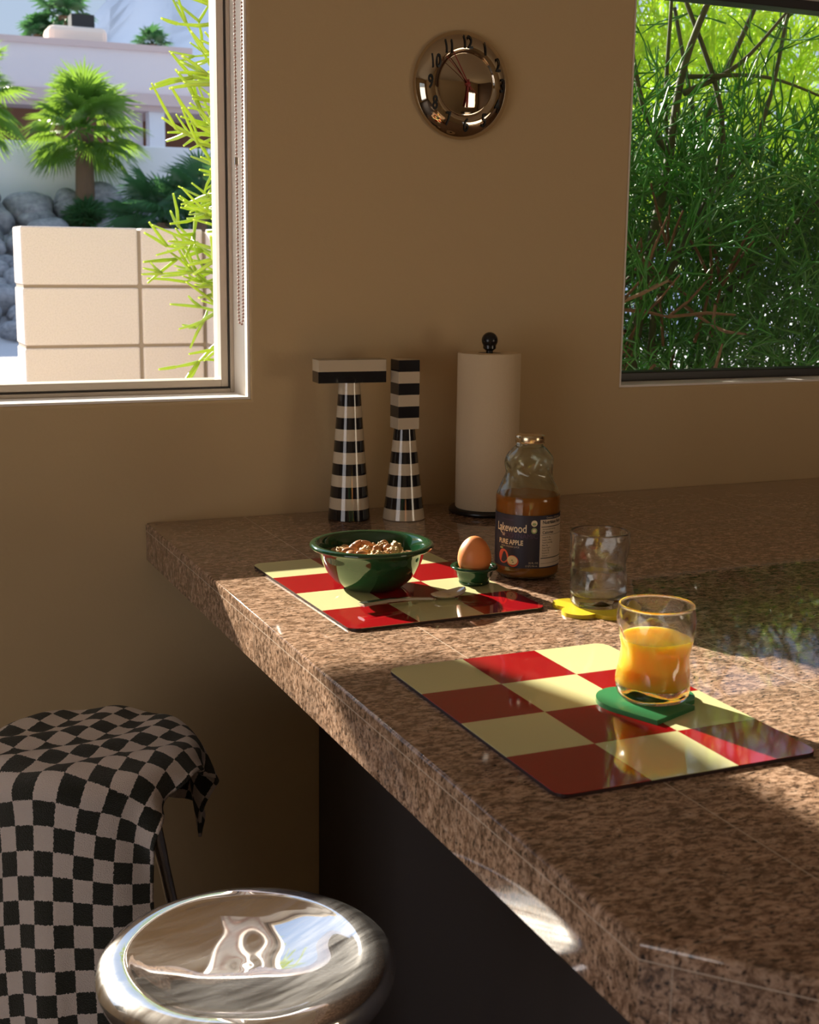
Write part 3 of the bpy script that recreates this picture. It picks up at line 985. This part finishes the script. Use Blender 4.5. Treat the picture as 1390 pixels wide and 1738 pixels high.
# ------------------------------------------------------------------ bead chain of the blind, hanging in the left window
def bead_chain():
    yc = .004
    xa, xb = .1700, .1830
    zt, zb = 1.925, 1.256
    e = empty('bead_chain', (.160, yc, zt), 0, 'beaded blind chain hanging in a loop at the right jamb of the left window', 'blind chain')
    path = []
    n = 80
    for i in range(n):
        t = i / n
        path.append((xa + .0015 * t, zt - (zt - zb - .012) * t))
    for i in range(8):
        a = PI + PI * i / 8
        path.append(((xa + .0015 + xb - .004) / 2 + ((xb - .004) - (xa + .0015)) / 2 * math.cos(a), zb + .012 + .012 * math.sin(a)))
    for i in range(n + 1):
        t = i / n
        path.append((xb - .004 * (1 - t) ** 1.6, zb + .012 + (zt - zb - .012) * t))
    # resample every 4.6 mm
    P = np.array(path); seg = np.hypot(*(P[1:] - P[:-1]).T); s = np.concatenate([[0], np.cumsum(seg)])
    ss = np.arange(0, s[-1], .0060)
    X = np.interp(ss, s, P[:, 0]); Z = np.interp(ss, s, P[:, 1])
    bm = bmesh.new()
    for x, z in zip(X, Z):
        g = bmesh.ops.create_icosphere(bm, subdivisions=1, radius=.0023)
        for v in g['verts']:
            v.co += Vector((x - .160, 0, z - zt))
    o = mesh_obj('beads', bm, M['cord'], e, smooth='all'); o['kind'] = 'stuff'
    bm = bmesh.new(); tube(bm, [(x - .160, 0, z - zt) for x, z in path[::3]], .0006, 5)
    mesh_obj('cord', bm, M['cord'], e)
    bm = bmesh.new(); tube(bm, [(xa + .0007 - .160, 0, 1.536 - zt), (xa + .0007 - .160, 0, 1.524 - zt)], .0034, 10)
    mesh_obj('connector', bm, M['steel'], e)
bead_chain()

# ------------------------------------------------------------------ stools
SZ = .68
seat_prof = spline([(.001, -.0170), (.020, -.0166), (.040, -.0152), (.060, -.0130), (.080, -.0098), (.100, -.0058), (.112, -.0026), (.119, -.0004), (.126, .0008), (.134, .0008), (.142, -.002), (.1485, -.007), (.1515, -.015), (.1505, -.024), (.146, -.034), (.139, -.042), (.120, -.049), (.090, -.053), (.040, -.055), (.001, -.055)], 6)
def make_stool(loc, rotz, label):
    e = empty('bar_stool', loc, rotz, label, 'stool', 'chrome bar stools')
    bm = bmesh.new()
    pr = [(0, seat_prof[0][1])] + [(max(.0005, r), z) for r, z in seat_prof[1:-1]] + [(0, seat_prof[-1][1])]
    def wav(r, z, a):
        return r
    lathe(bm, pr, 96)
    for v in bm.verts:   # spun metal is never perfectly true
        if v.co.z > -.02:
            v.co.z += .0006 * math.sin(v.co.x * 55 + 1) * math.sin(v.co.y * 47 + .4) * min(1, (.15 - math.hypot(v.co.x, v.co.y)) / .03)
    for v in bm.verts:
        v.co = Vector((v.co.x * .995, v.co.y * .995, v.co.z + SZ))
    mesh_obj('seat', bm, M['chrome'], e, smooth='all')
    for k in range(4):
        a = PI / 2 * k
        bm = bmesh.new()
        c_, s_ = math.cos(a), math.sin(a)
        pth = spline([(.085, SZ - .050), (.095, SZ - .085), (.108, SZ - .16), (.150, .30), (.185, .008)], 6)
        tube(bm, [(r * c_, r * s_, z) for r, z in pth], [.013 if z > SZ - .1 else (.0105 if z > SZ - .2 else .009) for r, z in pth], 14)
        lg = mesh_obj('leg', bm, M['chrome'], e, smooth=50)
        bm = bmesh.new(); lathe(bm, [(0, 0), (.012, 0), (.012, .010), (.0095, .014), (0, .014)], 16)
        mesh_obj('foot_cap', bm, M['black_gloss'], lg, smooth=40, loc=(.186 * c_, .186 * s_, 0))
    bm = bmesh.new()
    ring = [(.158 * math.cos(2 * PI * i / 48), .158 * math.sin(2 * PI * i / 48), .24) for i in range(49)]
    tube(bm, ring, .007, 10, caps=False)
    mesh_obj('foot_ring', bm, M['chrome'], e, smooth='all')
    return e
ST1 = (-.128, -1.032)
ST2 = (-.176, -.405)
make_stool((ST1[0], ST1[1], 0), rad(20), 'bare chrome bar stool with a dished round seat, nearest the camera')
make_stool((ST2[0], ST2[1], 0), rad(-70), 'chrome bar stool hidden under the checked towel beside the wall')

# towel draped on the farther stool: a small cloth simulation (position based, deterministic)
def drape():
    sp_ = .0135
    ax = Vector((-.66, -.75)).normalized(); bx2 = Vector((ax.y, -ax.x)) * -1
    n_u, n_v = 72, 39           # long, wide
    u = (np.arange(n_u) * sp_ - .30)
    v = (np.arange(n_v) * sp_ - .315)
    U, V = np.meshgrid(u, v, indexing='ij')
    cx, cy = ST2
    P = np.zeros((n_u, n_v, 3))
    P[..., 0] = cx + .95 * (U * ax.x + V * bx2.x)
    P[..., 1] = cy + .95 * (U * ax.y + V * bx2.y)
    P[..., 2] = SZ + .016 + .010 * np.sin(U * 55 + 2 * np.sin(V * 20)) * np.cos(V * 45 + U * 12) + .010
    rng = np.random.RandomState(3)
    P += rng.normal(0, .0008, P.shape)
    # start gently rumpled: bring material together so folds form on the seat
    Pv = P.copy()
    def con(A, B, L, k=1.0):
        d_ = B - A
        l_ = np.sqrt((d_ ** 2).sum(-1, keepdims=True)) + 1e-9
        c_ = d_ * ((l_ - L) / l_) * .5 * k
        A += c_; B -= c_
    s2 = sp_ * math.sqrt(2)
    R0 = .1515
    for step in range(150):
        vel = (P - Pv) * .975
        Pv = P.copy()
        P += vel
        P[..., 2] -= 9.8 * .0085 ** 2
        for it in range(10):
            for o_ in (0, 1):
                con(P[o_:-1:2], P[o_ + 1::2], sp_) if o_ == 0 and n_u % 2 == 0 else con(P[o_:-1:2], P[o_ + 1::2][:P[o_:-1:2].shape[0]], sp_)
            for o_ in (0, 1):
                A = P[:, o_:-1:2]; B = P[:, o_ + 1::2][:, :A.shape[1]]
                con(A, B, sp_)
            for o_ in (0, 1):
                A = P[o_:-1:2, :-1]; B = P[o_ + 1::2, 1:][:A.shape[0]]
                con(A, B, s2, .35)
                A = P[o_:-1:2, 1:]; B = P[o_ + 1::2, :-1][:A.shape[0]]
                con(A, B, s2, .35)
            if it % 3 == 0:
                for o_ in (0, 1, 2, 3):   # bending
                    A = P[o_:-3:4]; B = P[o_ + 3::4][:A.shape[0]]
                    con(A, B, sp_ * 3, .12)
                    A = P[:, o_:-3:4]; B = P[:, o_ + 3::4][:, :A.shape[1]]
                    con(A, B, sp_ * 3, .12)
            # seat collision: disc with rounded rim
            dx = P[..., 0] - cx; dy = P[..., 1] - cy
            r = np.sqrt(dx * dx + dy * dy) + 1e-9
            rt = R0 - .016 + .0; zt_ = SZ - .0145
            rc = np.minimum(r, rt)
            ddx = r - rc; ddz = P[..., 2] - zt_
            l_ = np.sqrt(ddx ** 2 + ddz ** 2) + 1e-9
            hit = (l_ < .0215) & (P[..., 2] > SZ - .05)
            f_ = np.where(hit, .0215 / l_, 1.0)
            nr = rc + ddx * f_; nz = zt_ + ddz * f_
            nz = np.where(hit & (ddx < 1e-6), zt_ + .0215, nz)
            P[..., 0] = np.where(hit, cx + dx / r * nr, P[..., 0])
            P[..., 1] = np.where(hit, cy + dy / r * nr, P[..., 1])
            P[..., 2] = np.where(hit, nz, P[..., 2])
            # side of seat / legs cone
            rmin = .150 + np.clip((SZ - .05 - P[..., 2]) * .12, 0, .05)
            low = (P[..., 2] < SZ - .03) & (r < rmin)
            f2 = np.where(low, rmin / r, 1)
            P[..., 0] = cx + dx * f2 if False else np.where(low, cx + (P[..., 0] - cx) * f2, P[..., 0])
            P[..., 1] = np.where(low, cy + (P[..., 1] - cy) * f2, P[..., 1])
            P[..., 1] = np.minimum(P[..., 1], -.02)
            # friction on top
            on = hit & (r < R0)
            P[..., :2] = np.where(on[..., None], Pv[..., :2] + (P[..., :2] - Pv[..., :2]) * .55, P[..., :2])
    return P, U, V
P, U, V = drape()
# shallow ripples of thick terry lying on the seat
rr_ = np.hypot(P[..., 0] - ST2[0], P[..., 1] - ST2[1])
P[..., 2] += np.where(rr_ < .16, 1, 0) * (.0050 * (1 + np.sin((U * .5 + V) * 70 + 2.2 * np.sin(U * 24)))) * np.clip((.16 - rr_) / .03, 0, 1)
nu_, nv_ = U.shape
me = bpy.data.meshes.new('checked_towel')
vs = [tuple(p) for p in P.reshape(-1, 3)]
fs = [(i * nv_ + j, (i + 1) * nv_ + j, (i + 1) * nv_ + j + 1, i * nv_ + j + 1) for i in range(nu_ - 1) for j in range(nv_ - 1)]
me.from_pydata(vs, [], fs)
uvl = me.uv_layers.new(name='UVMap')
uu, vv = U.reshape(-1) + 1.0, V.reshape(-1) + 1.0
for lp_ in me.loops:
    uvl.data[lp_.index].uv = (uu[lp_.vertex_index], vv[lp_.vertex_index])
o = me_obj('checked_towel', me, M['terry'], smooth='all')
md = o.modifiers.new('sub', 'SUBSURF'); md.levels = 1; md.render_levels = 2
md = o.modifiers.new('sol', 'SOLIDIFY'); md.thickness = .004; md.offset = 1
setk(o, label='black and cream checkerboard terry towel draped over the farther stool', category='towel')

# ------------------------------------------------------------------ outdoors
bm = bmesh.new(); box(bm, -60, 90, .17, 160, -.3, -.02)
setk(mesh_obj('ground', bm, M['ground']), kind='structure')

# concrete block wall
def block_wall():
    e = empty('block_wall', (.107, 2.4, 0), 0, 'low cream concrete block garden wall just outside the left window', 'wall')
    bw, bh, g_ = .392, .1985, .010
    mb, bb = bmesh.new(), bmesh.new()
    xs = [(0, bw * .985), (bw, bw + .212)]
    for k in range(7):
        z1 = 1.463 - k * bh; z0 = z1 - bh + g_
        for a, b_ in xs:
            box(bb, a + .0, b_ - .006 if b_ < .5 else b_, -.1, .1, z0, z1, .006)
        # return arm running towards the house
        for y0, y1 in ((-.105 - .39, -.108), (-.9, -.505)):
            box(bb, .604 + .006, .804, y0, y1 - .006, z0, z1, .004)
    box(mb, .004, .80, -.092, .092, .05, 1.455)
    box(mb, .612, .796, -.9, -.09, .05, 1.455)
    mesh_obj('mortar_core', mb, M['mortar'], e)
    o = mesh_obj('blocks', bb, M['block'], e)
    o['kind'] = 'stuff'
block_wall()

rng = random.Random(11)
# neighbour's low white garden wall, house, rocks
bm = bmesh.new(); box(bm, -9, 14, 24.0, 24.3, 2.0, 3.46, .02)
thing('garden_wall', bm, M['white_wall'], 'long low white stucco garden wall above the rock bank', 'wall')
# bank
bm = bmesh.new()
vv_ = [(-14, 19.5, -.05), (16, 19.5, -.05), (16, 23.9, 2.30), (-14, 23.9, 2.30), (16, 60, 3.0), (-14, 60, 3.0)]
q = [bm.verts.new(p_) for p_ in vv_]
bm.faces.new((q[0], q[1], q[2], q[3])); bm.faces.new((q[3], q[2], q[4], q[5]))
setk(mesh_obj('ground', bm, M['ground']), kind='structure')
bm = bmesh.new(); box(bm, -40, 60, 9, 19.4, -.02, 0.0)
setk(mesh_obj('ground', bm, M['asphalt']), kind='structure')

bould = []
for s_ in range(4):
    bm = bmesh.new(); bmesh.ops.create_icosphere(bm, subdivisions=3, radius=1)
    ph = [rng.uniform(0, 6) for _ in range(4)]
    for v in bm.verts:
        c_ = v.co
        v.co = c_ * (1 + .13 * math.sin(2.3 * c_.x + ph[0]) * math.sin(2 * c_.y + ph[1]) + .07 * math.sin(4 * c_.z + ph[2] + 3 * c_.x))
    me = bpy.data.meshes.new('boulder'); bm.to_mesh(me); bm.free(); me.materials.append(M['boulder'])
    me.polygons.foreach_set('use_smooth', [True] * len(me.polygons)); bould.append(me)
rows = 11
cnt = 0
for r_ in range(rows):
    t = (r_ + .5) / rows
    y = 19.6 + 4.3 * t; z = -.05 + 2.35 * t
    x = 1.2 + rng.uniform(0, .3)
    while x < 6.6:
        s_ = rng.choice([.20, .24, .28, .34, .40])
        vis = x < 3.1 + .25 * (y - 20) or r_ >= rows - 4
        if vis:
            ob = bpy.data.objects.new('boulder', bould[cnt % 4]); col.objects.link(ob)
            ob.location = (x, min(y + rng.uniform(-.12, .12), 24 - s_ * 1.9), z + s_ * .45 + rng.uniform(-.03, .05))
            ob.scale = (s_ * 1.15, s_, s_ * .85)
            ob.rotation_euler = (rng.uniform(-.3, .3), rng.uniform(-.3, .3), rng.uniform(0, 6))
            setk(ob, label='rounded grey boulder on the bank below the white garden wall', category='boulder', group='boulders on the bank')
            cnt += 1
        x += s_ * 2.0

# pink house
def house():
    Y = 30.0
    e = empty('house', (5.0, Y, 3.0), 0, 'pale pink flat-roofed stucco house across the street', 'house')
    def part(name, m, *b, parent=e, bev=0):
        bm = bmesh.new(); box(bm, *b, bev)
        o = mesh_obj(name, bm, m, parent)
        o.location = -Vector(e.location) if parent is e else (0, 0, 0)
        return o
    part('upper_wall', M['pink_wall'], -9, 7.72, Y, Y + 9, 5.10, 6.08)
    part('parapet_cap', M['pink_trim'], -9.05, 7.78, Y - .06, Y + 9, 6.08, 6.22)
    part('side_wing', M['pink_wall'], 7.72, 16, Y + 1.2, Y + 9, 4.95, 5.72)
    part('side_wing_cap', M['pink_trim'], 7.70, 16, Y + 1.12, Y + 9, 5.72, 5.82)
    part('fascia', M['pink_trim'], -9, 16, Y - .12, Y + .1, 4.86, 5.12)
    part('soffit', M['pink_trim'], -9, 16, Y, Y + 2.5, 4.74, 4.87)
    part('lower_wall', M['brown_door'], -9, 5.9, Y + .9, Y + 9, 2.9, 4.75)
    part('recessed_wall', M['brown_door'], 7.05, 16, Y + 2.6, Y + 9, 2.9, 4.75)
    part('column', M['white_wall'], 6.75, 7.12, Y + .1, Y + .5, 2.9, 4.75)
    part('pier', M['pink_wall'], 5.9, 6.7, Y + .6, Y + 3, 2.9, 4.75)
    w = part('window', M['far_glass'], 1.8, 4.0, Y + .84, Y + .9, 3.2, 4.0)
    ch = part('chimney', M['peach'], 4.62, 5.98, Y + .9, Y + 1.9, 6.2, 6.68, bev=.12)
    part('chimney_cap', M['bronze'], 5.18, 5.72, Y + 1.1, Y + 1.6, 6.66, 6.98, parent=ch)
house()

def fan_palm(name, loc, trunk_h, tr, leaf_r, pet, n, seed, label, mleaf, spread=(-.6, 1.4), facing=None, nb=22, tmat=None):
    rn = random.Random(seed)
    e = empty(name, loc, 0, label, 'palm')
    if trunk_h > 0:
        bm = bmesh.new()
        tube(bm, [(0, 0, -.1), (0, 0, trunk_h * .5), (.03, 0, trunk_h)], [tr * 1.15, tr, tr * .95], 12)
        mesh_obj('trunk', bm, M['trunk'], e, smooth=50)
    verts, faces = [], []
    pb = bmesh.new()
    for i in range(n):
        az = i * 2.39996 + rn.uniform(-.25, .25)
        t = (i + .5) / n
        el = spread[0] + (spread[1] - spread[0]) * t + rn.uniform(-.12, .12)
        d_ = Vector((math.cos(az) * math.cos(el), math.sin(az) * math.cos(el), math.sin(el)))
        o_ = Vector((0, 0, trunk_h))
        L = pet * rn.uniform(.75, 1.15)
        base_ = o_ + d_ * L + Vector((0, 0, -.12 * L * math.cos(el)))
        tube(pb, [o_, o_ + d_ * L * .5, base_], [.022, .015, .010], 5)
        side = d_.cross(Vector((0, 0, 1)))
        if side.length < .1: side = Vector((1, 0, 0))
        side.normalize()
        up = side.cross(d_).normalized()
        roll = rn.uniform(-.5, .5)
        s2 = side * math.cos(roll) + up * math.sin(roll)
        nrm = s2.cross(d_)
        R = leaf_r * rn.uniform(.8, 1.15)
        for b_ in range(nb):
            a = (-1.0 + 2.0 * (b_ + .5) / nb) * 2.05
            dr = d_ * math.cos(a) + s2 * math.sin(a)
            lb = R * (.72 + .28 * math.cos(a * .6)) * rn.uniform(.93, 1.05)
            w_ = lb * .5 * 2.0 / nb * 2.05 * .5
            wd = nrm.cross(dr).normalized()
            zig = nrm * (w_ * .45)
            droop = Vector((0, 0, -1)) * lb * .20
            k = len(verts)
            pm_ = base_ + dr * lb * .55 - nrm * lb * .04
            tip = base_ + dr * lb + droop * rn.uniform(.5, 1.4) - nrm * lb * .10
            verts += [base_ + wd * .004, base_ - wd * .004, pm_ + wd * w_ + zig, pm_ - wd * w_ + zig, pm_ - zig, tip]
            faces += [(k, k + 2, k + 4), (k, k + 4, k + 1), (k + 1, k + 4, k + 3), (k + 2, k + 5, k + 4), (k + 4, k + 5, k + 3)]
    mesh_obj('leaf_stalks', pb, mleaf, e, smooth='all')
    me = bpy.data.meshes.new('fronds'); me.from_pydata([tuple(v) for v in verts], [], faces)
    me_obj('fronds', me, mleaf, e)
    return e
b_ = Vector((3.95, 23.0, 2.31))
fan_palm('fan_palm', (b_.x, 23.0, 1.9), 1.75, .17, .72, .62, 30, 2, 'bright green fan palm on the bank, centre of the left window', M['leaf'], (-.75, 1.45), nb=34)
fan_palm('palm_shrub', (b_.x - .05, 22.7, 1.85), .05, .2, .42, .22, 40, 5, 'dark bushy young palm at the foot of the tall fan palm', M['leaf_dark'], (-.1, 1.45), nb=14)
b_ = Vector((5.02, 21.5, 2.29))
fan_palm('fan_palm', (b_.x, 21.5, 1.2), .75, .14, .78, .55, 18, 8, 'low dark green fan palm on the bank behind the block wall', M['leaf_dark'], (-.4, 1.3), nb=30)
b_ = Vector((5.30, 20.5, 2.71))
fan_palm('fan_palm', (b_.x + .15, 20.6, .7), 1.6, .13, .62, .45, 16, 18, 'dark green fan palm rising beside the pencil-stem shrub', M['leaf_dark'], (-.4, 1.3), nb=30)
b_ = Vector((1.77, 22.0, 4.01))
fan_palm('fan_palm', (b_.x, 22.0, 1.3), b_.z - 1.3, .17, .72, .62, 24, 12, 'fan palm cut by the left edge of the view', M['leaf'], (-.9, 1.3), nb=30)
for k, (px, pz, s_, lab_) in enumerate(((8.44, 10.36, 1.0, 'tallest distant palm rising behind the chimney'), (7.46, 9.60, .55, 'low distant palm crown left of the chimney above the roof'), (11.82, 9.57, .55, 'distant palm crown right of the chimney above the roof'))):
    b_ = Vector((px, 52, pz))
    fan_palm('distant_palm', (b_.x, 52, 2.85), b_.z - 2.85, .25, .62 * s_ + .25, .45 * s_ + .15, 26, 30 + k, lab_, M['leaf_dark'], (-1.0, 1.4), nb=12)

# mountain
def mountain():
    bm = bmesh.new()
    n = 90
    rows_ = []
    rn = np.random.RandomState(5)
    X = np.linspace(-900, 3800, n)
    base_h = 60 + 700 * np.exp(-((X - 930) / 520) ** 2) + 380 * np.exp(-((X - 2500) / 900) ** 2)
    jag = sum(a * np.sin(X / s + p_) for a, s, p_ in ((22, 90, 1), (12, 41, 2), (7, 19, .5)))
    for k, t in enumerate(np.linspace(0, 1, 26)):
        row = []
        for i in range(n):
            zz = (base_h[i] + jag[i]) * t + 18 * math.sin(i * .9 + k * .7) * t * (1 - t) * 3
            yy = 2400 + 900 * t + 60 * math.sin(i * .7 + k * .35) + 45 * math.sin(i * 1.9 - k * .5)
            row.append(bm.verts.new((X[i], yy, zz)))
        rows_.append(row)
    for A, B in zip(rows_, rows_[1:]):
        for i in range(n - 1):
            bm.faces.new((A[i], A[i + 1], B[i + 1], B[i]))
    o = mesh_obj('mountain', bm, M['mountain'], smooth='all')
    setk(o, label='hazy pale blue mountain slope far behind the pink house', category='mountain')
mountain()

# pencil-stem shrubs
def sticks(clusters, seed, rad0=.0028, seg=.10, levels=3, up=.6, outdir=None, nside=5):
    """numpy-built forest of forked round green stems"""
    rn = np.random.RandomState(seed)
    S, E_, R0_ = [], [], []
    for c_ in clusters:
        c_ = np.array(c_, float)
        d_ = rn.normal(0, .55, 3); d_[2] += up
        if outdir is not None:
            d_ += np.array(outdir)
        d_ /= np.linalg.norm(d_)
        stack = [(c_, d_, 0, rad0 * rn.uniform(.85, 1.35))]
        while stack:
            p_, dd, lv, r_ = stack.pop()
            L = seg * rn.uniform(.55, 1.35)
            mid = p_ + dd * L * .5 + rn.normal(0, L * .035, 3)
            end = mid + (dd + rn.normal(0, .10, 3)) * L * .5
            S.append((p_, mid, end)); R0_.append(r_)
            if lv < levels:
                for _ in range(rn.choice([1, 2, 2, 3])):
                    nd_ = dd + rn.normal(0, .42, 3); nd_[2] += .12
                    nd_ /= np.linalg.norm(nd_)
                    stack.append((end, nd_, lv + 1, r_ * .9))
    A = np.array(S); R = np.array(R0_)
    ok = A[:, :, 1].min(1) > .20
    A = A[ok]; R = R[ok]; n = len(A)
    D = A[:, 2] - A[:, 0]; D /= np.linalg.norm(D, axis=1, keepdims=True)
    ref = np.where(np.abs(D[:, 2:3]) < .9, np.array([[0, 0, 1.]]), np.array([[1., 0, 0]]))
    Ux = np.cross(D, ref); Ux /= np.linalg.norm(Ux, axis=1, keepdims=True)
    Vx = np.cross(D, Ux)
    ang = np.arange(nside) * 2 * PI / nside
    ring = Ux[:, None, None, :] * np.cos(ang)[None, None, :, None] + Vx[:, None, None, :] * np.sin(ang)[None, None, :, None]
    rr = R[:, None, None, None] * np.array([1, .95, .6])[None, :, None, None]
    Pv = A[:, :, None, :] + ring * rr
    verts = Pv.reshape(-1, 3)
    base_ = np.arange(n) * 3 * nside
    f = []
    for k in range(2):
        for i in range(nside):
            j = (i + 1) % nside
            f.append(np.stack([base_ + k * nside + i, base_ + k * nside + j, base_ + (k + 1) * nside + j, base_ + (k + 1) * nside + i], 1))
    faces = np.concatenate(f)
    return verts, faces
def np_mesh(name, verts, faces, m, parent, smooth=True):
    me = bpy.data.meshes.new(name)
    me.vertices.add(len(verts)); me.vertices.foreach_set('co', verts.astype(np.float32).ravel())
    me.loops.add(faces.size); me.loops.foreach_set('vertex_index', faces.astype(np.int32).ravel())
    me.polygons.add(len(faces)); me.polygons.foreach_set('loop_start', np.arange(0, faces.size, 4, dtype=np.int32))
    me.update(calc_edges=True)
    me.validate()
    return me_obj(name, me, m, parent, smooth='all' if smooth else False)
def volume(n, rn, x, y, z, f=None):
    out = []
    while len(out) < n:
        p_ = (rn.uniform(*x), rn.uniform(*y), rn.uniform(*z))
        if f is None or f(*p_):
            out.append(p_)
    return out
def shrub(loc, label, clumps, branches, mstem, seed, brown=None, **kw):
    e = empty('pencil_shrub', loc, 0, label, 'shrub')
    v_, f_ = sticks(clumps, seed, **kw)
    v_ = v_ - np.array(loc)
    np_mesh('green_stems', v_, f_, mstem, e)
    if branches:
        bm = bmesh.new()
        for pts_, r_ in branches:
            pp = [tuple(np.array(p_) - np.array(loc)) for p_ in spline(pts_, 5)]
            tube(bm, pp, [r_ * (1 - .6 * i / len(pp)) for i in range(len(pp))], 8)
        mesh_obj('branches', bm, M['stick_dark'], e, smooth='all')
    if brown:
        v_, f_ = sticks(brown, seed + 1, rad0=.004, seg=.14, levels=1, up=.5)
        o = np_mesh('dry_twigs', v_ - np.array(loc), f_, M['stick_brown'], e)
        o['label'] = 'brown dry twigs'
    return e
rs = np.random.RandomState(21)
br = []
for k in range(9):
    x0 = rs.uniform(1.1, 2.3); y0 = rs.uniform(.7, 1.1)
    pts_ = [(x0, y0, -.02)]
    for j in range(5):
        pts_.append((pts_[-1][0] + rs.normal(0, .16), pts_[-1][1] + rs.normal(0, .07), pts_[-1][2] + .42))
    br.append((pts_, rs.uniform(.010, .018)))
br.append(([(1.35, .62, .9), (1.38, .6, 1.3), (1.45, .62, 1.6), (1.50, .64, 1.85), (1.58, .6, 2.1)], .016))
br.append(([(1.46, .62, 1.62), (1.36, .6, 1.74), (1.30, .6, 1.95)], .009))
br.append(([(1.49, .62, 1.78), (1.65, .62, 1.86), (1.78, .6, 2.0)], .008))
br.append(([(1.50, .62, 1.82), (1.72, .6, 1.83), (1.95, .6, 1.78)], .006))
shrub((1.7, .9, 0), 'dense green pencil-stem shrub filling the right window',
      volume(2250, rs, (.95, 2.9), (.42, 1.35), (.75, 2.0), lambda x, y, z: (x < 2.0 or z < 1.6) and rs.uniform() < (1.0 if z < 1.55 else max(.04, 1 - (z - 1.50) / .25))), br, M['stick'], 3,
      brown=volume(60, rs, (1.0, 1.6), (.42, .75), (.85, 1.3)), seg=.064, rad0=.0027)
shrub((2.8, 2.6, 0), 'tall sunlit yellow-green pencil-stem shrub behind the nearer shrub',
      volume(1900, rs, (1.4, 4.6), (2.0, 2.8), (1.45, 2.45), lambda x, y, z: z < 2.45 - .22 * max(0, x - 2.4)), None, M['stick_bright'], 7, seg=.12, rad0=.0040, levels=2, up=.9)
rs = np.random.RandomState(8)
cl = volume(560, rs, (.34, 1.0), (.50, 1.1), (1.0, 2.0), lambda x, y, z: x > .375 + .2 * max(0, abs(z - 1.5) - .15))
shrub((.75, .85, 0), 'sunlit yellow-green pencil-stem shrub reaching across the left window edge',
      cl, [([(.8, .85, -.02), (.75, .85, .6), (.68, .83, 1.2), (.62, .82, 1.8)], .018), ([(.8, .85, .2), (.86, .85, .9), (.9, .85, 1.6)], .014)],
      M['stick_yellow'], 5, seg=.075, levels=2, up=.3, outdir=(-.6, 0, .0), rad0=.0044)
